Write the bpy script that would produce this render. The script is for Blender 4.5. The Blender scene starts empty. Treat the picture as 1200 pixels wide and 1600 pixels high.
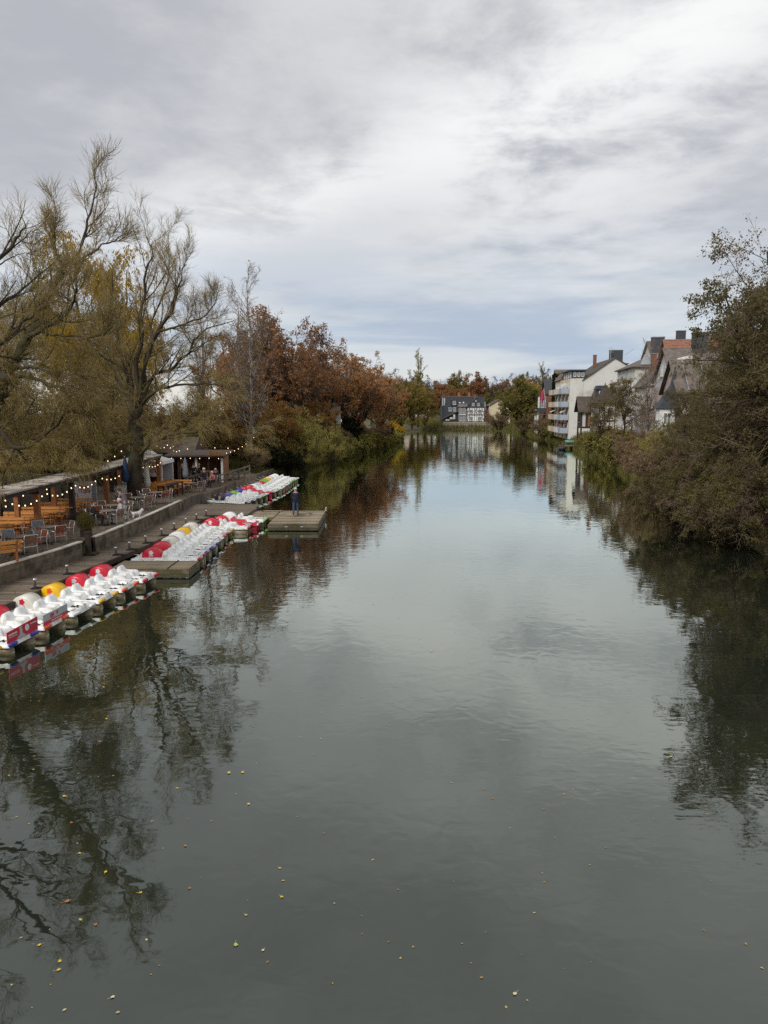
import bpy, bmesh, math, random
import numpy as np
from mathutils import Vector, Matrix

SC = bpy.context.scene
COL = SC.collection
R = math.radians
rnd = random.Random(7)

# ---------------------------------------------------------------- camera, sky, sun, exposure
cam_d = bpy.data.cameras.new('camera')
cam = bpy.data.objects.new('camera', cam_d)
COL.objects.link(cam)
cam.location = (0, 0, 7.1)
cam.rotation_euler = (R(90 - 7.817), 0, 0)
cam_d.sensor_fit = 'VERTICAL'
cam_d.sensor_height = 36.0
cam_d.lens = 36.0 * 1180 / 1600
cam_d.clip_start = 0.1
cam_d.clip_end = 3000
SC.camera = cam

SUN_EL, SUN_AZ = 42.0, 215.0          # compass-like: azimuth measured clockwise from +Y
world = bpy.data.worlds.new('World')
SC.world = world
world.use_nodes = True


def sky():
    nt = world.node_tree
    N, L = nt.nodes, nt.links
    N.clear()
    out = N.new('ShaderNodeOutputWorld')

    def math_(op, a, b=None, c=None, clamp=False):
        n = N.new('ShaderNodeMath'); n.operation = op; n.use_clamp = clamp
        for i, v in enumerate((a, b, c)):
            if v is None: continue
            if isinstance(v, (int, float)): n.inputs[i].default_value = v
            else: L.new(v, n.inputs[i])
        return n.outputs[0]

    def mix(f, a, b):
        n = N.new('ShaderNodeMix'); n.data_type = 'RGBA'; n.clamp_factor = True
        for s, v in ((0, f), (6, a), (7, b)):
            if isinstance(v, (int, float)): n.inputs[s].default_value = v
            elif isinstance(v, tuple): n.inputs[s].default_value = (*v, 1)
            else: L.new(v, n.inputs[s])
        return n.outputs[2]

    def smooth(v, a, b):
        n = N.new('ShaderNodeMapRange'); n.interpolation_type = 'SMOOTHSTEP'
        L.new(v, n.inputs[0]); n.inputs[1].default_value = a; n.inputs[2].default_value = b
        return n.outputs[0]

    def noise(vec, scale, detail=6, rough=.55, dist=0.0):
        n = N.new('ShaderNodeTexNoise'); n.noise_dimensions = '3D'
        n.inputs['Scale'].default_value = scale; n.inputs['Detail'].default_value = detail
        n.inputs['Roughness'].default_value = rough; n.inputs['Distortion'].default_value = dist
        L.new(vec, n.inputs['Vector'])
        return n.outputs[0]

    tc = N.new('ShaderNodeTexCoord')
    sep = N.new('ShaderNodeSeparateXYZ'); L.new(tc.outputs['Generated'], sep.inputs[0])
    x, y, z = sep.outputs
    zp = math_('ADD', math_('MAXIMUM', z, 0.0), 0.10)
    comb = N.new('ShaderNodeCombineXYZ')
    L.new(math_('DIVIDE', x, zp), comb.inputs[0]); L.new(math_('DIVIDE', y, zp), comb.inputs[1])
    comb.inputs[2].default_value = 17.7
    P = comb.outputs[0]
    n1 = noise(P, 0.70, 9, .58, .15)
    n2 = noise(P, 2.4, 9, .62, .2)
    n3 = noise(P, 0.22, 3, .5, .2)
    v = math_('ADD', math_('ADD', math_('MULTIPLY', n1, .5), math_('MULTIPLY', n2, .22)), math_('MULTIPLY', n3, .28))
    thick = smooth(v, .425, .575)
    cloud = mix(thick, (.25, .255, .27), (.365, .366, .370))
    # a long thin opening in the cloud deck, running up to the right
    dot = N.new('ShaderNodeVectorMath'); dot.operation = 'DOT_PRODUCT'
    L.new(tc.outputs['Generated'], dot.inputs[0])
    d1 = Vector(((300 - 600) / 1180, 1, 0)); 
    def ray(px, py):
        p = R(7.817); c, s = math.cos(p), math.sin(p)
        yy = (800 - py) / 1180
        return Vector(((px - 600) / 1180, c + yy * s, -s + yy * c)).normalized()
    nrm = ray(330, 385).cross(ray(1080, 75)).normalized()
    dot.inputs[1].default_value = nrm
    dd = math_('ADD', dot.outputs['Value'], math_('MULTIPLY', math_('SUBTRACT', n1, .5), .14))
    dd = math_('ADD', dd, math_('MULTIPLY', math_('SUBTRACT', n2, .5), .10))
    g = math_('MULTIPLY', dd, dd)
    band = math_('POWER', 2.718, math_('MULTIPLY', g, -1 / (.050 ** 2)))
    bandm = math_('MULTIPLY', band, smooth(n2, .32, .58))
    cloud = mix(math_('MULTIPLY', bandm, .52), cloud, (.56, .555, .54))
    # the deck is thinnest high on the right, where the light comes through
    dot2 = N.new('ShaderNodeVectorMath'); dot2.operation = 'DOT_PRODUCT'
    L.new(tc.outputs['Generated'], dot2.inputs[0]); dot2.inputs[1].default_value = ray(930, 100)
    spot = math_('MULTIPLY', smooth(dot2.outputs['Value'], .955, 1.0), smooth(n2, .30, .60))
    cloud = mix(math_('MULTIPLY', spot, .45), cloud, (.58, .575, .56))
    # thinner, bluer deck low over the valley, with pale streaks
    low = smooth(z, .26, .05)
    st = N.new('ShaderNodeMapping'); st.inputs['Scale'].default_value = (1.2, 1.2, 10)
    L.new(tc.outputs['Generated'], st.inputs[0])
    ns = noise(st.outputs[0], 2.4, 5, .55, .3)
    blue = mix(smooth(ns, .38, .62), (.205, .255, .335), (.36, .38, .40))
    cloud = mix(math_('MULTIPLY', low, .85), cloud, blue)
    hz = smooth(z, .065, .015)
    streak = mix(smooth(ns, .40, .56), (.30, .325, .36), (.43, .415, .385))
    cloud = mix(math_('MULTIPLY', hz, .85), cloud, streak)
    bg = N.new('ShaderNodeBackground'); L.new(cloud, bg.inputs[0]); bg.inputs[1].default_value = 1.0
    st_ = N.new('ShaderNodeTexSky'); st_.sky_type = 'NISHITA'; st_.sun_disc = False
    st_.sun_elevation = R(SUN_EL); st_.sun_rotation = R(SUN_AZ)
    bg2 = N.new('ShaderNodeBackground'); L.new(st_.outputs[0], bg2.inputs[0]); bg2.inputs[1].default_value = .1
    ms = N.new('ShaderNodeMixShader'); ms.inputs[0].default_value = .06
    L.new(bg.outputs[0], ms.inputs[1]); L.new(bg2.outputs[0], ms.inputs[2])
    L.new(ms.outputs[0], out.inputs[0])


sky()
sun_d = bpy.data.lights.new('sun', 'SUN')
sun = bpy.data.objects.new('sun', sun_d)
COL.objects.link(sun)
sun_d.energy = 1.3
sun_d.angle = R(25)
sun_d.color = (1.0, .96, .9)
_sd = Vector((math.sin(R(SUN_AZ)) * math.cos(R(SUN_EL)), math.cos(R(SUN_AZ)) * math.cos(R(SUN_EL)), math.sin(R(SUN_EL))))
sun.rotation_euler = _sd.to_track_quat('Z', 'Y').to_euler()
SC.view_settings.view_transform = 'Standard'
SC.view_settings.look = 'None'
SC.view_settings.gamma = 1.0
SC.view_settings.exposure = 0.95
SC.render.engine = 'CYCLES'
SC.cycles.use_denoising = False
SC.cycles.use_adaptive_sampling = False
SC.cycles.max_bounces = 6
SC.cycles.diffuse_bounces = 3
SC.cycles.glossy_bounces = 3
SC.cycles.transmission_bounces = 3
SC.cycles.caustics_reflective = False
SC.cycles.caustics_refractive = False

# ---------------------------------------------------------------- materials
MATS = {}


def newmat(name):
    m = bpy.data.materials.new(name); m.use_nodes = True
    nt = m.node_tree
    b = nt.nodes['Principled BSDF']
    MATS[name] = m
    return m, nt, b


def M(name, col, rough=.75, var=.25, scale=5., bump=0., metal=0., spec=.35, col2=None, stretch=None, objvar=0., detail=5., cov=None):
    """plain surface with noise mottling; cov=(colour, amount, scale): patches of dirt / moss"""
    m, nt, b = newmat(name)
    N, L = nt.nodes, nt.links
    tc = N.new('ShaderNodeTexCoord')
    vec = tc.outputs['Object']
    if stretch:
        mp = N.new('ShaderNodeMapping'); mp.inputs['Scale'].default_value = stretch
        L.new(vec, mp.inputs[0]); vec = mp.outputs[0]
    nz = N.new('ShaderNodeTexNoise'); nz.inputs['Scale'].default_value = scale
    nz.inputs['Detail'].default_value = detail; nz.inputs['Roughness'].default_value = .6
    L.new(vec, nz.inputs['Vector'])
    rp = N.new('ShaderNodeMapRange'); L.new(nz.outputs[0], rp.inputs[0])
    rp.inputs[1].default_value = .3; rp.inputs[2].default_value = .7
    mx = N.new('ShaderNodeMix'); mx.data_type = 'RGBA'
    a = tuple(c * (1 - var) for c in col)
    bb = col2 if col2 else tuple(min(1, c * (1 + var)) for c in col)
    mx.inputs[6].default_value = (*a, 1); mx.inputs[7].default_value = (*bb, 1)
    L.new(rp.outputs[0], mx.inputs[0])
    c = mx.outputs[2]
    if cov:
        nz2 = N.new('ShaderNodeTexNoise'); nz2.inputs['Scale'].default_value = cov[2]; nz2.inputs['Detail'].default_value = 6
        L.new(tc.outputs['Object'], nz2.inputs['Vector'])
        r2 = N.new('ShaderNodeMapRange'); L.new(nz2.outputs[0], r2.inputs[0])
        r2.inputs[1].default_value = .62 - cov[1] * .3; r2.inputs[2].default_value = .72 - cov[1] * .25
        m2 = N.new('ShaderNodeMix'); m2.data_type = 'RGBA'
        L.new(r2.outputs[0], m2.inputs[0]); L.new(c, m2.inputs[6]); m2.inputs[7].default_value = (*cov[0], 1)
        c = m2.outputs[2]
    if objvar:
        oi = N.new('ShaderNodeObjectInfo')
        hs = N.new('ShaderNodeHueSaturation')
        mr = N.new('ShaderNodeMapRange'); L.new(oi.outputs['Random'], mr.inputs[0])
        mr.inputs[3].default_value = 1 - objvar; mr.inputs[4].default_value = 1 + objvar
        L.new(mr.outputs[0], hs.inputs['Value']); L.new(c, hs.inputs['Color'])
        c = hs.outputs[0]
    L.new(c, b.inputs['Base Color'])
    b.inputs['Roughness'].default_value = rough
    b.inputs['Metallic'].default_value = metal
    b.inputs['Specular IOR Level'].default_value = spec
    if bump:
        bp = N.new('ShaderNodeBump'); bp.inputs['Strength'].default_value = .6; bp.inputs['Distance'].default_value = bump
        L.new(nz.outputs[0], bp.inputs['Height']); L.new(bp.outputs[0], b.inputs['Normal'])
    return m


def leafmat(name, cols, transl=.45, objvar=.12):
    """each leaf takes one of a range of colours"""
    m, nt, b = newmat(name)
    N, L = nt.nodes, nt.links
    N.remove(b)
    out = N['Material Output']
    ge = N.new('ShaderNodeNewGeometry')
    cr = N.new('ShaderNodeValToRGB')
    els = cr.color_ramp.elements
    for i, c in enumerate(cols):
        p = i / max(1, len(cols) - 1)
        e = els[i] if i < 2 else els.new(p)
        e.position = p; e.color = (*c, 1)
    for i, c in enumerate(cols):
        els[i].position = i / max(1, len(cols) - 1); els[i].color = (*c, 1)
    tc = N.new('ShaderNodeTexCoord'); nz = N.new('ShaderNodeTexNoise')
    nz.inputs['Scale'].default_value = .45; nz.inputs['Detail'].default_value = 3
    L.new(tc.outputs['Object'], nz.inputs['Vector'])
    mrn = N.new('ShaderNodeMapRange'); L.new(nz.outputs[0], mrn.inputs[0]); mrn.inputs[1].default_value = .33; mrn.inputs[2].default_value = .67
    mf = N.new('ShaderNodeMix'); mf.inputs[0].default_value = .5
    L.new(ge.outputs['Random Per Island'], mf.inputs[2]); L.new(mrn.outputs[0], mf.inputs[3])
    L.new(mf.outputs[0], cr.inputs[0])
    oi = N.new('ShaderNodeObjectInfo'); hs = N.new('ShaderNodeHueSaturation')
    mr = N.new('ShaderNodeMapRange'); L.new(oi.outputs['Random'], mr.inputs[0])
    mr.inputs[3].default_value = 1 - objvar; mr.inputs[4].default_value = 1 + objvar
    L.new(mr.outputs[0], hs.inputs['Value']); L.new(cr.outputs[0], hs.inputs['Color'])
    d = N.new('ShaderNodeBsdfDiffuse'); t = N.new('ShaderNodeBsdfTranslucent'); mx = N.new('ShaderNodeMixShader')
    L.new(hs.outputs[0], d.inputs[0]); L.new(hs.outputs[0], t.inputs[0])
    mx.inputs[0].default_value = transl
    L.new(d.outputs[0], mx.inputs[1]); L.new(t.outputs[0], mx.inputs[2]); L.new(mx.outputs[0], out.inputs[0])
    return m


def emis(name, col, strength):
    m, nt, b = newmat(name)
    b.inputs['Base Color'].default_value = (*col, 1)
    b.inputs['Emission Color'].default_value = (*col, 1)
    b.inputs['Emission Strength'].default_value = strength
    return m


def watermat():
    m, nt, b = newmat('river water')
    N, L = nt.nodes, nt.links
    tc = N.new('ShaderNodeTexCoord')

    def nz(scale, stretch, detail=2, dist=0., off=0.):
        mp = N.new('ShaderNodeMapping'); mp.inputs['Scale'].default_value = stretch
        mp.inputs['Location'].default_value = (off, off * .7, off)
        mp.inputs['Rotation'].default_value = (0, 0, R(8 + off * 9))
        L.new(tc.outputs['Object'], mp.inputs[0])
        n = N.new('ShaderNodeTexNoise'); n.inputs['Scale'].default_value = scale
        n.inputs['Detail'].default_value = detail; n.inputs['Distortion'].default_value = dist
        n.inputs['Roughness'].default_value = .5
        L.new(mp.outputs[0], n.inputs['Vector'])
        return n.outputs[0]

    def mth(op, a, c):
        n = N.new('ShaderNodeMath'); n.operation = op
        for i, v in enumerate((a, c)):
            if isinstance(v, (int, float)): n.inputs[i].default_value = v
            else: L.new(v, n.inputs[i])
        return n.outputs[0]
    swell = nz(2.1, (1, 1, 1), 1.5, .5)
    slow = nz(.6, (1, 1, 1), 1, .2, .6)
    rip = nz(4.6, (.4, 1.0, 1), 2, .3, 1.3)
    patch = nz(.07, (.7, 1.3, 1), 3, .5, 2.1)
    pr = N.new('ShaderNodeMapRange'); L.new(patch, pr.inputs[0])
    pr.inputs[1].default_value = .46; pr.inputs[2].default_value = .66; pr.inputs[3].default_value = .06; pr.inputs[4].default_value = 1.0
    h = mth('ADD', mth('ADD', mth('MULTIPLY', slow, WAVE[2]), mth('MULTIPLY', swell, WAVE[0])), mth('MULTIPLY', mth('MULTIPLY', rip, pr.outputs[0]), WAVE[1]))
    bp = N.new('ShaderNodeBump'); bp.inputs['Strength'].default_value = 1.0; bp.inputs['Distance'].default_value = 1.0
    L.new(h, bp.inputs['Height'])
    N.remove(b)
    fr = N.new('ShaderNodeFresnel'); fr.inputs['IOR'].default_value = 1.66; L.new(bp.outputs[0], fr.inputs['Normal'])
    gain = mth('MULTIPLY', fr.outputs[0], 1.75)
    lim = mth('MINIMUM', gain, .97)
    gl = N.new('ShaderNodeBsdfGlossy'); gl.inputs['Roughness'].default_value = .02; gl.inputs['Color'].default_value = (.95, 1.0, .93, 1); L.new(bp.outputs[0], gl.inputs['Normal'])
    df = N.new('ShaderNodeBsdfDiffuse'); df.inputs['Color'].default_value = (.016, .020, .013, 1)
    mx = N.new('ShaderNodeMixShader'); L.new(lim, mx.inputs[0]); L.new(df.outputs[0], mx.inputs[1]); L.new(gl.outputs[0], mx.inputs[2])
    L.new(mx.outputs[0], N['Material Output'].inputs['Surface'])
    return m


WAVE = (.0042, .0044, .006)
watermat()
# ground and masonry
M('earth', (.11, .085, .055), .95, .4, 1.3, .03, cov=((.09, .10, .035), .55, .25))
M('terrace gravel', (.145, .118, .088), .95, .35, 9, .012, cov=((.10, .065, .03), .35, 3.2))
M('concrete', (.185, .150, .108), .9, .3, 4, .01, cov=((.09, .075, .05), .5, 1.6), objvar=.22)
M('coping', (.62, .58, .50), .85, .15, 4)
M('stone', (.30, .27, .22), .9, .3, 1.2, .05)
M('cream render', (.62, .53, .36), .9, .12, .5)
M('white render', (.66, .65, .61), .9, .1, .35, cov=((.48, .46, .42), .25, .3))
M('grey render', (.52, .51, .50), .9, .1, .5)
M('old white render', (.68, .655, .61), .9, .15, .8, cov=((.36, .32, .27), .25, .6))
M('pink render', (.50, .40, .36), .9, .15, .6)
M('yellow render', (.58, .50, .33), .9, .12, .5)
M('dark brick', (.22, .10, .07), .9, .3, 4)
M('orange brick', (.36, .13, .07), .9, .3, 5)
M('timber dark', (.045, .032, .025), .8, .3, 4)
M('slate wall', (.055, .062, .072), .65, .25, 6, .01)
M('slate roof', (.040, .043, .050), .6, .3, 3, .01)
M('grey tile', (.15, .125, .108), .85, .3, 2.0, .02, cov=((.09, .085, .05), .35, .7))
M('dark tile', (.095, .072, .062), .85, .3, 2.0, .02, cov=((.07, .07, .04), .3, .7))
M('zinc', (.33, .345, .36), .5, .12, 1.2, metal=.3)
M('red tile', (.24, .115, .078), .85, .3, 3, .02)
M('glass dark', (.03, .035, .04), .08, .2, 1, spec=.8)
M('glass pale', (.20, .22, .24), .1, .3, .6, spec=.8)
M('white frame', (.74, .74, .72), .6, .06, 3)
M('shutter red', (.24, .06, .05), .7, .2, 3)
M('awning blue', (.38, .43, .50), .8, .1, 2)
M('red cloth', (.40, .05, .09), .8, .15, 2)
M('turquoise', (.16, .42, .38), .7, .12, 2)
# timber and furniture
M('deck board', (.165, .130, .096), .85, .3, 3, .004, stretch=(1, 8, 8), objvar=.32, cov=((.07, .06, .04), .35, 1.2))
M('pontoon board', (.26, .208, .14), .8, .3, 3, .003, stretch=(1, 8, 8), objvar=.32, cov=((.10, .085, .055), .35, 1.4))
M('pontoon side', (.20, .165, .10), .85, .25, 2.5, .004, stretch=(1, 1, 6), cov=((.10, .09, .04), .4, 1.2))
M('pontoon wet', (.085, .078, .042), .6, .35, 3, .004)
M('orange wood', (.56, .235, .055), .5, .2, 5, stretch=(1, 6, 6), objvar=.15)
M('post wood', (.30, .115, .040), .65, .3, 4, stretch=(6, 6, 1))
M('dark post', (.03, .018, .014), .6, .3, 4)
M('roof felt', (.46, .41, .35), .8, .2, 1.5, cov=((.15, .12, .08), .35, 1.5))
M('fence board', (.15, .128, .105), .85, .25, 3, stretch=(1, 1, 6), objvar=.15)
M('aluminium', (.62, .62, .61), .38, .1, 8, metal=.75)
M('chair slat', (.16, .085, .050), .7, .25, 6, objvar=.2)
M('chair red slat', (.20, .045, .030), .7, .25, 6)
M('blue grey mesh', (.24, .28, .33), .7, .15, 8)
M('table top', (.20, .16, .13), .5, .2, 4)
M('black iron', (.02, .02, .022), .5, .3, 6)
M('canvas', (.80, .79, .77), .8, .06, 2)
M('banner', (.62, .60, .58), .7, .08, 1.5)
M('banner grey', (.22, .24, .25), .7, .15, 2)
M('banner red', (.36, .05, .07), .7, .15, 3)
M('hut wood', (.26, .12, .05), .8, .3, 3, stretch=(5, 5, 1))
M('hut dark', (.05, .03, .02), .9, .3, 3)  # even dark brown, the colour of the pavilion counter
M('blue fabric', (.025, .05, .11), .8, .2, 4)
M('teal fabric', (.06, .20, .19), .8, .2, 4)
M('plastic white', (.80, .81, .80), .32, .07, 2, spec=.5, cov=((.55, .53, .46), .36, 3.0))
M('plastic beige', (.60, .54, .39), .45, .15, 2, spec=.4, cov=((.24, .19, .10), .42, 2.2))
M('deck litter', (.16, .12, .08), .9, .5, 12)
for n_, c_ in dict(red=(.62, .02, .045), yellow=(.80, .46, .01), green=(.17, .48, .03), blue=(.03, .045, .38), navy=(.02, .025, .12), orange=(.80, .10, .03),
                   beige=(.66, .64, .56), grey=(.50, .53, .53), purple=(.12, .08, .32), teal=(.30, .52, .44), white=(.83, .84, .83)).items():
    M('gel ' + n_, c_, .3, .1, 3, spec=.5)
M('limewash', (.80, .79, .76), .9, .06, .6)
emis('bulb', (1.0, .74, .42), 1.2)
# bark, twigs, leaves
M('bark willow', (.046, .036, .024), .95, .4, 3, .03, stretch=(3, 3, 1), cov=((.06, .06, .022), .3, .8))
M('bark dark', (.038, .032, .026), .95, .35, 3, .02, stretch=(3, 3, 1))
M('bark birch', (.27, .245, .215), .8, .3, 3, .01, stretch=(1, 1, 5), cov=((.06, .05, .045), .4, 2.5))
M('twig olive', (.27, .205, .085), .8, .3, 2)
M('twig brown', (.21, .150, .098), .85, .3, 2)
M('twig grey', (.205, .160, .130), .85, .3, 2)
leafmat('leaf willow', [(.235, .175, .046), (.285, .21, .055), (.19, .155, .042), (.33, .215, .058)])
leafmat('leaf gold', [(.50, .33, .03), (.40, .27, .03), (.58, .38, .04), (.34, .24, .04)])
leafmat('leaf rust', [(.46, .235, .105), (.54, .28, .115), (.39, .22, .115), (.58, .34, .145)])
leafmat('leaf rust pale', [(.30, .155, .075), (.25, .125, .065), (.36, .19, .08), (.20, .12, .065)])
leafmat('leaf orange', [(.46, .26, .06), (.52, .32, .07), (.36, .19, .055), (.26, .16, .06)])
leafmat('leaf alder', [(.10, .10, .034), (.165, .152, .048), (.135, .118, .05), (.245, .225, .07)])
leafmat('leaf alder brown', [(.13, .10, .062), (.19, .14, .085), (.125, .10, .06), (.21, .175, .08)])
leafmat('leaf green', [(.175, .160, .052), (.235, .205, .065), (.14, .13, .045), (.29, .235, .08)])
leafmat('leaf pale', [(.44, .41, .11), (.52, .47, .13), (.36, .34, .10), (.54, .44, .12)])
leafmat('leaf lime', [(.32, .30, .05), (.26, .26, .05), (.38, .33, .06)])
leafmat('leaf dark', [(.022, .030, .014), (.032, .040, .018), (.028, .030, .014)])
leafmat('leaf brown', [(.26, .185, .10), (.31, .215, .12), (.21, .155, .09), (.34, .21, .09)])
leafmat('leaf far grey', [(.115, .105, .075), (.14, .12, .085), (.10, .095, .07)])
leafmat('leaf yellow', [(.52, .34, .02), (.44, .28, .02), (.58, .40, .04)])
leafmat('leaf grass', [(.15, .135, .045), (.19, .165, .055), (.115, .115, .035), (.22, .18, .07)], .2)
leafmat('leaf floating', [(.62, .45, .06), (.55, .50, .18), (.45, .22, .05), (.60, .55, .32), (.30, .14, .05)], .15)


# ---------------------------------------------------------------- helpers
def tag(o, label=None, cat=None, group=None, kind=None):
    if label: o['label'] = label
    if cat: o['category'] = cat
    if group: o['group'] = group
    if kind: o['kind'] = kind
    return o


def thing(name, label, cat, loc=(0, 0, 0), rz=0., group=None):
    o = bpy.data.objects.new(name, None)
    COL.objects.link(o)
    o.empty_display_size = .2
    o.location = loc; o.rotation_euler = (0, 0, rz)
    return tag(o, label, cat, group)


class MB:
    """collects shapes; build() links them as one mesh object"""
    def __init__(s):
        s.v, s.f, s.m = [], [], []

    def add(s, vs, fs, mat=0):
        o = len(s.v)
        s.v += [tuple(p) for p in vs]
        s.f += [tuple(i + o for i in f) for f in fs]
        s.m += [mat] * len(fs)
        return s

    def box(s, c, d, rz=0., mat=0, rx=0., ry=0.):
        hx, hy, hz = d[0] / 2, d[1] / 2, d[2] / 2
        vs = [Vector((sx * hx, sy * hy, sz * hz)) for sz in (-1, 1) for sy in (-1, 1) for sx in (-1, 1)]
        if rz or rx or ry:
            mt = Matrix.Rotation(rz, 3, 'Z') @ Matrix.Rotation(ry, 3, 'Y') @ Matrix.Rotation(rx, 3, 'X')
            vs = [mt @ p for p in vs]
        vs = [p + Vector(c) for p in vs]
        return s.add(vs, [(0, 2, 3, 1), (4, 5, 7, 6), (0, 1, 5, 4), (2, 6, 7, 3), (0, 4, 6, 2), (1, 3, 7, 5)], mat)

    def bar(s, a, b, w, h=None, mat=0):
        """square bar from a to b"""
        a, b = Vector(a), Vector(b); h = h or w
        t = (b - a).normalized()
        r = Vector((0, 0, 1)) if abs(t.z) < .95 else Vector((1, 0, 0))
        u = t.cross(r).normalized(); v = u.cross(t)
        vs = [p + u * (su * w / 2) + v * (sv * h / 2) for p in (a, b) for su, sv in ((-1, -1), (1, -1), (1, 1), (-1, 1))]
        return s.add(vs, [(0, 1, 2, 3), (7, 6, 5, 4)] + [(i, 4 + i, 4 + (i + 1) % 4, (i + 1) % 4) for i in range(4)], mat)

    def tube(s, pts, rads, n=6, mat=0, caps=True):
        pts = [Vector(p) for p in pts]
        if not hasattr(rads, '__len__'): rads = [rads] * len(pts)
        o = []
        for i, p in enumerate(pts):
            t = (pts[min(i + 1, len(pts) - 1)] - pts[max(i - 1, 0)]).normalized()
            r = Vector((0, 0, 1)) if abs(t.z) < .9 else Vector((1, 0, 0))
            u = t.cross(r).normalized(); v = t.cross(u)
            o += [p + (u * math.cos(2 * math.pi * k / n) + v * math.sin(2 * math.pi * k / n)) * rads[i] for k in range(n)]
        fs = [(i * n + k, i * n + (k + 1) % n, (i + 1) * n + (k + 1) % n, (i + 1) * n + k) for i in range(len(pts) - 1) for k in range(n)]
        if caps: fs += [tuple(range(n)), tuple(range(len(o) - 1, len(o) - 1 - n, -1))]
        return s.add(o, fs, mat)

    def lathe(s, prof, n=12, c=(0, 0, 0), mat=0):
        o = [(c[0] + r * math.cos(2 * math.pi * k / n), c[1] + r * math.sin(2 * math.pi * k / n), c[2] + z) for r, z in prof for k in range(n)]
        fs = [(i * n + k, i * n + (k + 1) % n, (i + 1) * n + (k + 1) % n, (i + 1) * n + k) for i in range(len(prof) - 1) for k in range(n)]
        fs += [tuple(reversed(range(n))), tuple(range(len(o) - n, len(o)))]
        return s.add(o, fs, mat)

    def prism(s, poly, axis, a, b, mat=0):
        """polygon in the plane across `axis` (0,1,2), extruded from a to b"""
        n = len(poly)
        def pt(p, h):
            q = [p[0], p[1]]; q.insert(axis, h); return q
        vs = [pt(p, a) for p in poly] + [pt(p, b) for p in poly]
        fs = [tuple(range(n)), tuple(reversed(range(n, 2 * n)))] + [(i, n + i, n + (i + 1) % n, (i + 1) % n) for i in range(n)]
        return s.add(vs, fs, mat)

    def mesh(s, name, mats, smooth=False):
        me = bpy.data.meshes.new(name)
        me.from_pydata(s.v, [], s.f)
        for m in (mats if isinstance(mats, (list, tuple)) else [mats]): me.materials.append(MATS[m])
        if len(me.materials) > 1: me.polygons.foreach_set('material_index', s.m)
        bm = bmesh.new(); bm.from_mesh(me)
        bmesh.ops.recalc_face_normals(bm, faces=bm.faces)
        bm.to_mesh(me); bm.free()
        if smooth: me.polygons.foreach_set('use_smooth', [True] * len(me.polygons))
        me.update()
        return me

    def build(s, name, mats, parent=None, smooth=False):
        return link(name, s.mesh(name, mats, smooth), parent)


def link(name, me, parent=None, loc=None, rz=None, scale=None):
    o = bpy.data.objects.new(name, me)
    COL.objects.link(o)
    if parent: o.parent = parent
    if loc is not None: o.location = loc
    if rz is not None: o.rotation_euler = (0, 0, rz)
    if scale is not None: o.scale = scale
    return o


def copy_tree(o, parent=None):
    c = o.copy(); COL.objects.link(c); c.parent = parent
    for ch in KIDS.get(o.name, o.children): copy_tree(ch, c)
    return c


KIDS = {}
ORD = ['first', 'second', 'third', 'fourth', 'fifth', 'sixth', 'seventh', 'eighth', 'ninth', 'tenth', 'eleventh', 'twelfth', 'thirteenth', 'fourteenth', 'fifteenth', 'sixteenth', 'seventeenth', 'eighteenth', 'nineteenth', 'twentieth', 'twenty-first', 'twenty-second']


def interp(line, y):
    """x on a polyline of (x, y) sorted by y"""
    for (x0, y0), (x1, y1) in zip(line, line[1:]):
        if y <= y1: return x0 + (x1 - x0) * (y - y0) / (y1 - y0)
    return line[-1][0]


# ---------------------------------------------------------------- tree machinery (vectorised)
def nrm(a):
    return a / np.maximum(np.linalg.norm(a, axis=-1, keepdims=True), 1e-9)


def perp(rng, t):
    r = rng.normal(size=t.shape)
    r -= (r * t).sum(-1, keepdims=True) * t
    return nrm(r)


def grow(rng, P, D, L, Rr, S, jit, trop, tip=.35):
    n = len(L)
    pts = np.zeros((n, S + 1, 3)); pts[:, 0] = P
    d = D.copy()
    trop = np.broadcast_to(np.asarray(trop, float), (n,))
    for k in range(S):
        d = d + rng.normal(0, jit, (n, 3)); d[:, 2] += trop
        d = nrm(d)
        pts[:, k + 1] = pts[:, k] + d * (L / S)[:, None]
    rad = Rr[:, None] * (1 - (1 - tip) * np.linspace(0, 1, S + 1)[None])
    return pts, rad


def spawn(rng, pts, rad, n, t0, t1, ang, lr, rr, up=0.):
    N_, S1, _ = pts.shape
    seg = np.linalg.norm(np.diff(pts, axis=1), axis=-1)
    L = seg.sum(1)
    idx = np.repeat(np.arange(N_), n)
    t = (np.tile(np.arange(n), N_) + rng.random(N_ * n)) / n
    t = t0 + (t1 - t0) * t
    f = t * (S1 - 1); i = np.minimum(f.astype(int), S1 - 2); w = (f - i)[:, None]
    a, b = pts[idx, i], pts[idx, i + 1]
    P = a + (b - a) * w
    T = nrm(b - a)
    q = perp(rng, T); q[:, 2] += up; q = nrm(q)
    an = np.radians(rng.uniform(ang[0], ang[1], len(t)))[:, None]
    D = nrm(T * np.cos(an) + q * np.sin(an))
    Lc = L[idx] * rng.uniform(lr[0], lr[1], len(t)) * (1.15 - .6 * t)
    Rc = (rad[idx, i] * (1 - w[:, 0]) + rad[idx, i + 1] * w[:, 0]) * rr
    return P, D, Lc, Rc


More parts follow.
